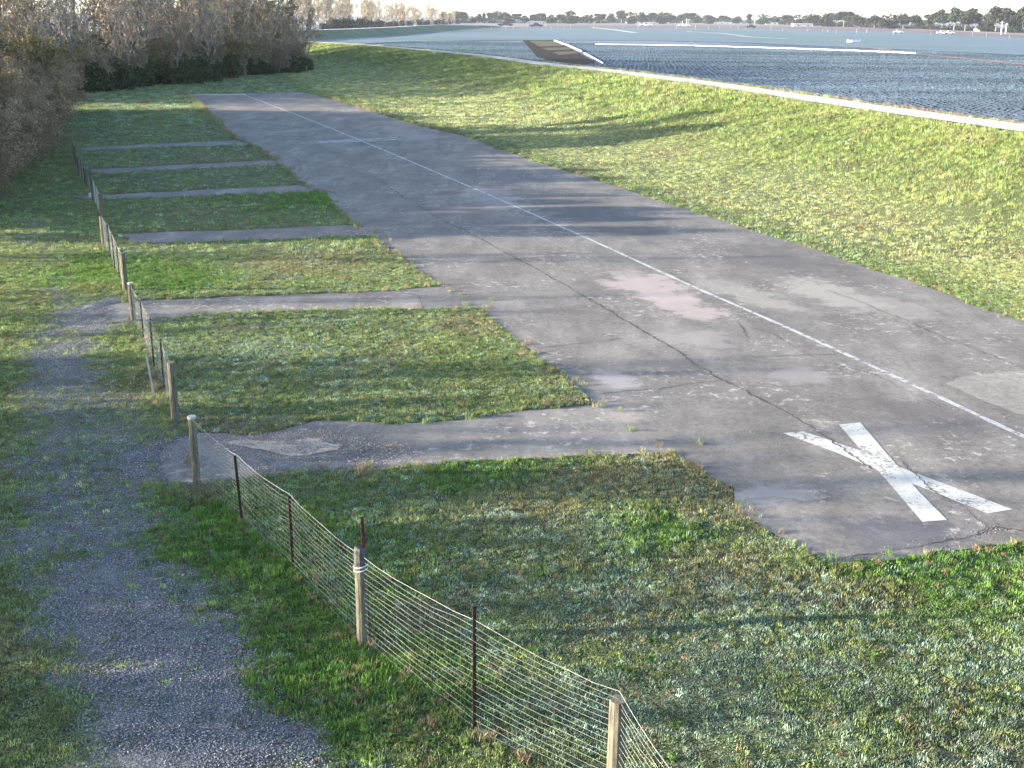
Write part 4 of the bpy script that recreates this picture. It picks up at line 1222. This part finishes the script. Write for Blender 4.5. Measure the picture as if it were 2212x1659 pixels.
# ------------------------------------------------------------------ trees on the horizon
M_CYP = simple_mat('cypress_foliage', (.012, .017, .014), (.035, .042, .03), .3, bstr=0)
M_EUC = simple_mat('eucalyptus_foliage', (.02, .028, .02), (.055, .065, .045), .3, bstr=0)
M_FTRUNK = simple_mat('pale_far_trunk', (.16, .15, .13), (.28, .26, .23), 1, bstr=0)


def far_tree(seed, w_, h, shape):
    r = np.random.default_rng(seed); n = 1500
    if shape == 'flat':  nb, zc, rr = 14, (.40, .9), (.22, .15)
    elif shape == 'round': nb, zc, rr = 14, (.16, .8), (.26, .22)
    elif shape == 'cone': nb, zc, rr = 14, (.15, .95), (.2, .14)
    else: nb, zc, rr = 14, (.45, .92), (.22, .14)
    cz = r.uniform(zc[0], zc[1], nb); lim = {'flat': .42, 'round': .34, 'cone': .3, 'tall': .28}[shape]
    taper = (1 - (cz - zc[0]) / (zc[1] - zc[0] + .3)) if shape == 'cone' else np.sqrt(np.clip(1 - ((cz - .55) / .62) ** 2, .1, 1))
    a = r.uniform(0, 6.28, nb); rad = np.sqrt(r.random(nb)) * lim * taper
    cen = np.stack([np.cos(a) * rad * w_, np.sin(a) * rad * w_, cz * h], 1)
    k = r.integers(0, nb, n); d = r.normal(0, 1, (n, 3)); d /= np.linalg.norm(d, axis=1)[:, None]
    c = cen[k] + d * np.array([rr[0] * w_, rr[0] * w_, rr[1] * h]) * r.uniform(.5, 1.05, (n, 1))
    a = r.normal(0, 1, (n, 3)); a /= np.linalg.norm(a, axis=1)[:, None]; b = np.cross(a, r.normal(0, 1, (n, 3))); b /= np.linalg.norm(b, axis=1)[:, None]
    L = .06 * h; v = np.stack([c - a * L, c + b * L * .6, c + a * L, c - b * L * .6], 1).reshape(-1, 3)
    m = MB(); m.tube([(0, 0, 0), (.1, 0, h * .5), (.2, .1, h * .8)], [h * .03, h * .02, h * .008], 5)
    for q in range(4):
        m.tube([(0, 0, h * .3), tuple(cen[q])], [h * .014, h * .004], 4)
    return (mesh_from('trunk', m.v, m.f, M_FTRUNK if shape == 'tall' else M_BARK), mesh_from('crown', v, np.arange(n * 4).reshape(-1, 4), M_EUC if shape == 'tall' else M_CYP))


FT = {s: [far_tree(90 + i * 7 + j, {'flat': 13, 'round': 11, 'cone': 7, 'tall': 11}[s], 10, s) for j in range(3)] for i, s in enumerate(('flat', 'round', 'cone', 'tall'))}
desc = {'flat': ('flat topped cypress tree', 'wide spreading'), 'round': ('rounded dark tree', 'dome shaped'), 'cone': ('small pointed conifer', 'narrow'), 'tall': ('tall eucalyptus tree with pale trunk', 'ragged')}
# px centre, top px, base px, width px, shape, distance
HZ = [(958, 24, 46, 14, 'flat'), (972, 27, 46, 16, 'round'), (982, 23, 46, 20, 'round'), (1000, 24, 46, 24, 'flat'), (1022, 33, 47, 14, 'round'), (1035, 29, 47, 16, 'round'), (1045, 27, 47, 12, 'cone'), (1056, 27, 47, 13, 'tall'),
      (1078, 22, 47, 34, 'flat'), (1100, 30, 48, 18, 'round'), (1115, 29, 48, 20, 'flat'), (1136, 33, 48, 16, 'round'), (1152, 30, 48, 18, 'flat'), (1168, 28, 48, 20, 'flat'), (1190, 31, 48, 22, 'round'), (1210, 30, 48, 22, 'flat'),
      (1232, 22, 48, 44, 'round'), (1262, 31, 48, 20, 'round'), (1277, 30, 48, 10, 'cone'), (1298, 29, 48, 24, 'flat'), (1318, 28, 48, 20, 'round'), (1342, 22, 48, 28, 'tall'), (1364, 24, 49, 26, 'round'), (1388, 25, 49, 24, 'round'), (1410, 26, 49, 26, 'flat'),
      (1428, 24, 49, 26, 'round'), (1448, 26, 49, 26, 'round'), (1470, 30, 49, 20, 'flat'), (1488, 27, 49, 26, 'flat'), (1508, 32, 49, 20, 'round'), (1532, 31, 49, 30, 'round'), (1562, 33, 49, 26, 'flat'), (1590, 34, 50, 20, 'round'),
      (1618, 29, 50, 18, 'cone'), (1648, 29, 50, 30, 'round'), (1672, 33, 51, 22, 'flat'), (1700, 31, 52, 30, 'flat'), (1728, 30, 53, 30, 'round'), (1755, 28, 54, 34, 'flat'), (1790, 27, 55, 40, 'round'), (1822, 24, 56, 44, 'flat'),
      (1856, 30, 57, 34, 'round'), (1888, 32, 58, 34, 'flat'), (1918, 29, 59, 36, 'round'), (1950, 27, 59, 40, 'flat'), (1982, 31, 60, 34, 'round'), (2010, 30, 61, 34, 'tall'), (2034, 22, 62, 36, 'tall'), (2060, 17, 63, 36, 'tall'), (2084, 24, 64, 34, 'tall'),
      (2106, 20, 64, 38, 'tall'), (2128, 26, 65, 34, 'round'), (2150, 15, 66, 42, 'tall'), (2172, 18, 67, 40, 'tall'), (2194, 20, 68, 40, 'round'), (2215, 16, 69, 44, 'tall'), (2240, 18, 70, 44, 'round')]
places = ['at the left end of the horizon line', 'left of centre on the horizon', 'near the middle of the horizon', 'right of centre on the horizon', 'on the right of the horizon', 'near the right end of the horizon']
for i, (cx_, ty, by_, wpx, sh) in enumerate(HZ):
    by_ = by_ + .5
    x, y = G(cx_, by_ + 2.5); hgt = height_of((cx_, by_ + 2.5), (cx_, ty)); wd = wpx * y / FPX * 1.1
    me_t, me_c = FT[sh][i % 3]
    root = empty('horizon_tree', (x, y, 0), i * 1.7); base_w = {'flat': 13, 'round': 11, 'cone': 7, 'tall': 11}[sh]
    root.scale = (wd / base_w, wd / base_w, hgt / 10)
    tag(root, '%s %s, %s' % (desc[sh][1], desc[sh][0], places[min(5, int((cx_ - 950) / 216))]), 'tree', '%ss on the horizon, %s' % (desc[sh][0], places[min(5, int((cx_ - 950) / 216))]))
    link_mesh('trunk', me_t, root); link_mesh('crown', me_c, root)

LB = [leaf_clump('low_bush', 190 + k, 500, 12, 5, 1.0, M_CYP) for k in range(2)]
for i in range(64):
    px = 950 + i * 20.5 + tr.uniform(-6, 6); by_ = 47 if px < 1600 else 47 + (px - 1600) * .034
    x, y = G(px, by_ + 3); o = link_mesh('low_bush', LB[i % 2]); o.location = (x, y + 10, 0); o.rotation_euler.z = i; s = y / 1500 * tr.uniform(.6, 1.25); o.scale = (s, s, s * .9)
    pl_ = places[min(5, int((px - 950) / 216))] if px > 950 else places[0]
    tag(o, 'low dark bush under the horizon trees, ' + pl_, 'bush', 'low bushes on the horizon, ' + pl_)

# grey leafless woodland beyond the far levee
for i in range(70):
    t = i / 69; px = 640 + 345 * t + tr.uniform(-6, 6); by_ = 62 - 15 * t; top = -18 + 44 * t ** 1.15 + tr.uniform(-3, 7)
    x, y = G(px, by_ + 6); y2 = y + 22; x2 = x * y2 / y
    k = tr.randrange(5)
    ht = height_of((px, by_ + 6), (px, top)) * y2 / y * 1.2
    plant_tree(KIND_TALL[k], 'bare_tree', x2, y2 + tr.uniform(0, 12), ht / 13, tr.uniform(0, 6.28), 'hazy leafless tree of the woodland beyond the far levee', 'tree', 'leafless woodland beyond the far levee')
FU = [leaf_clump('far_bush', 170 + k, 1500, 6, 7, .5, M_EUC) for k in range(2)]
for i in range(18):
    t = i / 17; x, y = G(690 + 300 * t, 67 - 15 * t)
    o = link_mesh('round_bush', FU[i % 2]); o.location = (x, y + 16, 0); o.rotation_euler.z = i; s = tr.uniform(.5, 1.0); o.scale = (s, s, s)
    tag(o, 'grey green bush at the foot of the far woodland', 'bush', 'bushes below the far woodland')

# farm buildings, vehicles and poles far off
M_WALL = simple_mat('white_shed_wall', (.36, .36, .36), (.44, .44, .43), .5, bstr=0)
M_ROOF = simple_mat('pale_shed_roof', (.24, .25, .27), (.34, .34, .36), .5, bstr=0)
M_GLASS = simple_mat('dark_opening', (.03, .03, .04), (.06, .06, .07), .5, bstr=0)


def shed(px, by_, wpx, hpx, label, depth=14):
    x, y = G(px, by_); k = y / FPX; wd, h = wpx * k, hpx * k
    root = empty('farm_shed', (x, y, 0)); tag(root, label, 'shed')
    m = MB(); m.box((0, depth / 2, h * .35), (wd, depth, h * .7)); m.build('wall', M_WALL, root)
    m = MB(); i = 0
    v = [(-wd / 2 - .4, -.5, h * .7), (wd / 2 + .4, -.5, h * .7), (wd / 2 + .4, depth + .5, h * .7), (-wd / 2 - .4, depth + .5, h * .7), (-wd / 2 - .4, depth / 2, h), (wd / 2 + .4, depth / 2, h)]
    link_mesh('roof', mesh_from('roof', v, [(0, 1, 5, 4), (2, 3, 4, 5), (1, 2, 5), (3, 0, 4), (3, 2, 1, 0)], M_ROOF), root)
    nw_ = max(2, int(wd / 9))
    for j in range(nw_):
        m = MB(); m.box((-wd / 2 + wd * (j + .5) / nw_, -.06, h * .3), (2.2, .1, h * .3)); m.build('door', M_GLASS, root)


shed(1040, 50, 26, 5, 'low white farm shed near the left end of the far fields')
shed(1150, 50.5, 60, 4, 'long low white shed on the horizon left of centre')
shed(1268, 50, 34, 5, 'small white building beside the dome shaped horizon tree')
shed(1400, 51, 90, 3.5, 'very long pale shed in front of the horizon trees at centre')
shed(1565, 51.5, 70, 3.5, 'long pale shed right of the horizon centre')
shed(1668, 53, 24, 7, 'white two level farm building right of the pole')
shed(1735, 57, 40, 6, 'pale barn among trees at the right')
shed(1960, 61, 50, 6, 'white barn in front of the dark trees at right')
shed(2130, 68, 26, 7, 'small white house among the tall eucalyptus trees')


def utility_pole(px, by_, ty, label, arm=True):
    x, y = G(px, by_); h = height_of((px, by_), (px, ty)); root = empty('utility_pole', (x, y, 0)); tag(root, label, 'pole', 'pale utility poles before the horizon trees')
    m = MB(); m.tube([(0, 0, 0), (0, 0, h)], [.34, .25], 6); m.build('pole', M_PIPE, root)
    if arm: m = MB(); m.box((0, 0, h - .8), (2.4, .25, .25)); m.build('crossarm', M_PIPE, root)
for px, by_, ty, lb in ((975, 48.5, 24, 'pale pole with a round lamp at the left end of the horizon'), (1031 + 84, 49, 31, 'leaning pale pole left of the dome shaped tree'), (1167, 49, 31, 'thin pale pole before the flat topped trees'),
                        (1301, 49.5, 30, 'pale pole between the two centre tree clumps'), (1452 + 22, 50, 31, 'pale pole right of the dense dark tree row'), (1483, 50, 38, 'short pale pole right of the dense tree row'), (1630, 52, 38, 'thick pale pole beside the white building'),
                        (2162, 74, 46, 'thin tall pole before the eucalyptus trees'), (2172, 73, 50, 'second thin pole before the eucalyptus trees')):
    utility_pole(px, by_, ty, lb)

M_TYRE = simple_mat('tyre_rubber', (.02, .02, .02), (.04, .04, .04), 5, bstr=0)
M_CARW = simple_mat('white_car_paint', (.5, .5, .52), (.6, .6, .6), 5, rough=.35, bstr=0)
M_CARD = simple_mat('dark_car_paint', (.03, .035, .05), (.05, .05, .07), 5, rough=.35, bstr=0)


def vehicle(px, py, label, mat, L=5.0, rz=0, s=1.0):
    x, y = G(px, py); root = empty('parked_truck', (x, y, .1), rz); root.scale = (s, s, s); tag(root, label, 'vehicle')
    v = []; prof = [(-L / 2, .45), (-L / 2, 1.1), (-.2 * L, 1.15), (-.14 * L, 1.85), (.14 * L, 1.85), (.24 * L, 1.2), (L / 2 - .1, 1.05), (L / 2, .45)]
    for yy in (-.9, .9):
        for a, b_ in prof: v.append((a, yy * (.86 if b_ > 1.5 else 1), b_))
    n_ = len(prof); f = [tuple(range(n_)), tuple(reversed(range(n_, 2 * n_)))] + [((k + 1) % n_, k, n_ + k, n_ + (k + 1) % n_) for k in range(n_)]
    link_mesh('body', mesh_from('body', v, f, mat), root)
    for a in (-.3 * L, .3 * L):
        for yy in (-.85, .85):
            m = MB(); m.tube([(a, yy - .12, .38), (a, yy + .12, .38)], .38, 10); m.build('wheel', M_TYRE, root)
    for yy in (-.90, .90):
        m = MB(); m.box((0, yy * .95, 1.5), (.26 * L, .06, .42)); m.build('window', M_GLASS, root)


vehicle(1092, 57, 'dark truck stopped on the far track at left', M_CARD, 7, s=2)
vehicle(1158, 58.5, 'dark low vehicle on the far track left of centre', M_CARD, 7, s=1.8)
vehicle(1395, 57, 'white truck with trailer on the far track at centre', M_CARW, 7, s=2)
vehicle(1478, 58, 'white van on the far track near the poles', M_CARW, 7, s=1.8)
vehicle(1621, 61, 'dark and white truck on the far track right of centre', M_CARD, 6, s=1.8)
vehicle(1940, 72, 'white pickup on the pale track at right', M_CARW, 6, s=1.1)
vehicle(2035, 74, 'white car leftmost of the two by the right hand track', M_CARW, 6, s=1.2)
vehicle(2050, 74.5, 'white car rightmost of the two by the right hand track', M_CARW, 6, s=1.2)
for k, (a, b_, lb) in enumerate(((1835, 92.5, 'white crate leftmost of the three in the far field'), (1845, 92.5, 'white crate in the middle of the three in the far field'), (1853, 92.5, 'white crate rightmost of the three in the far field'))):
    x, y = G(a, b_); root = empty('field_crate', (x, y, .1)); tag(root, lb, 'crate', 'white crates in the far field')
    m = MB(); m.box((0, 0, .55), (1.6, 1.6, .9)); m.build('crate_body', M_PIPE, root)
    m = MB(); m.box((0, 0, 1.03), (1.75, 1.75, .08)); m.build('lid', M_ROOF, root)

# ------------------------------------------------------------------ air
hz = MB(); hz.box((0, 1200, 12), (3600, 3400, 40))
m_hz = bpy.data.materials.new('haze'); m_hz.use_nodes = True
nt = m_hz.node_tree; nt.nodes.remove(nt.nodes['Principled BSDF'])
pv = nt.nodes.new('ShaderNodeVolumePrincipled'); pv.inputs['Color'].default_value = (.9, .93, 1, 1); pv.inputs['Density'].default_value = .00006; pv.inputs['Anisotropy'].default_value = .2
nt.links.new(pv.outputs[0], nt.nodes['Material Output'].inputs['Volume'])
tag(hz.build('haze', m_hz), 'thin pale morning haze over the fields and wood', 'haze', kind='stuff')
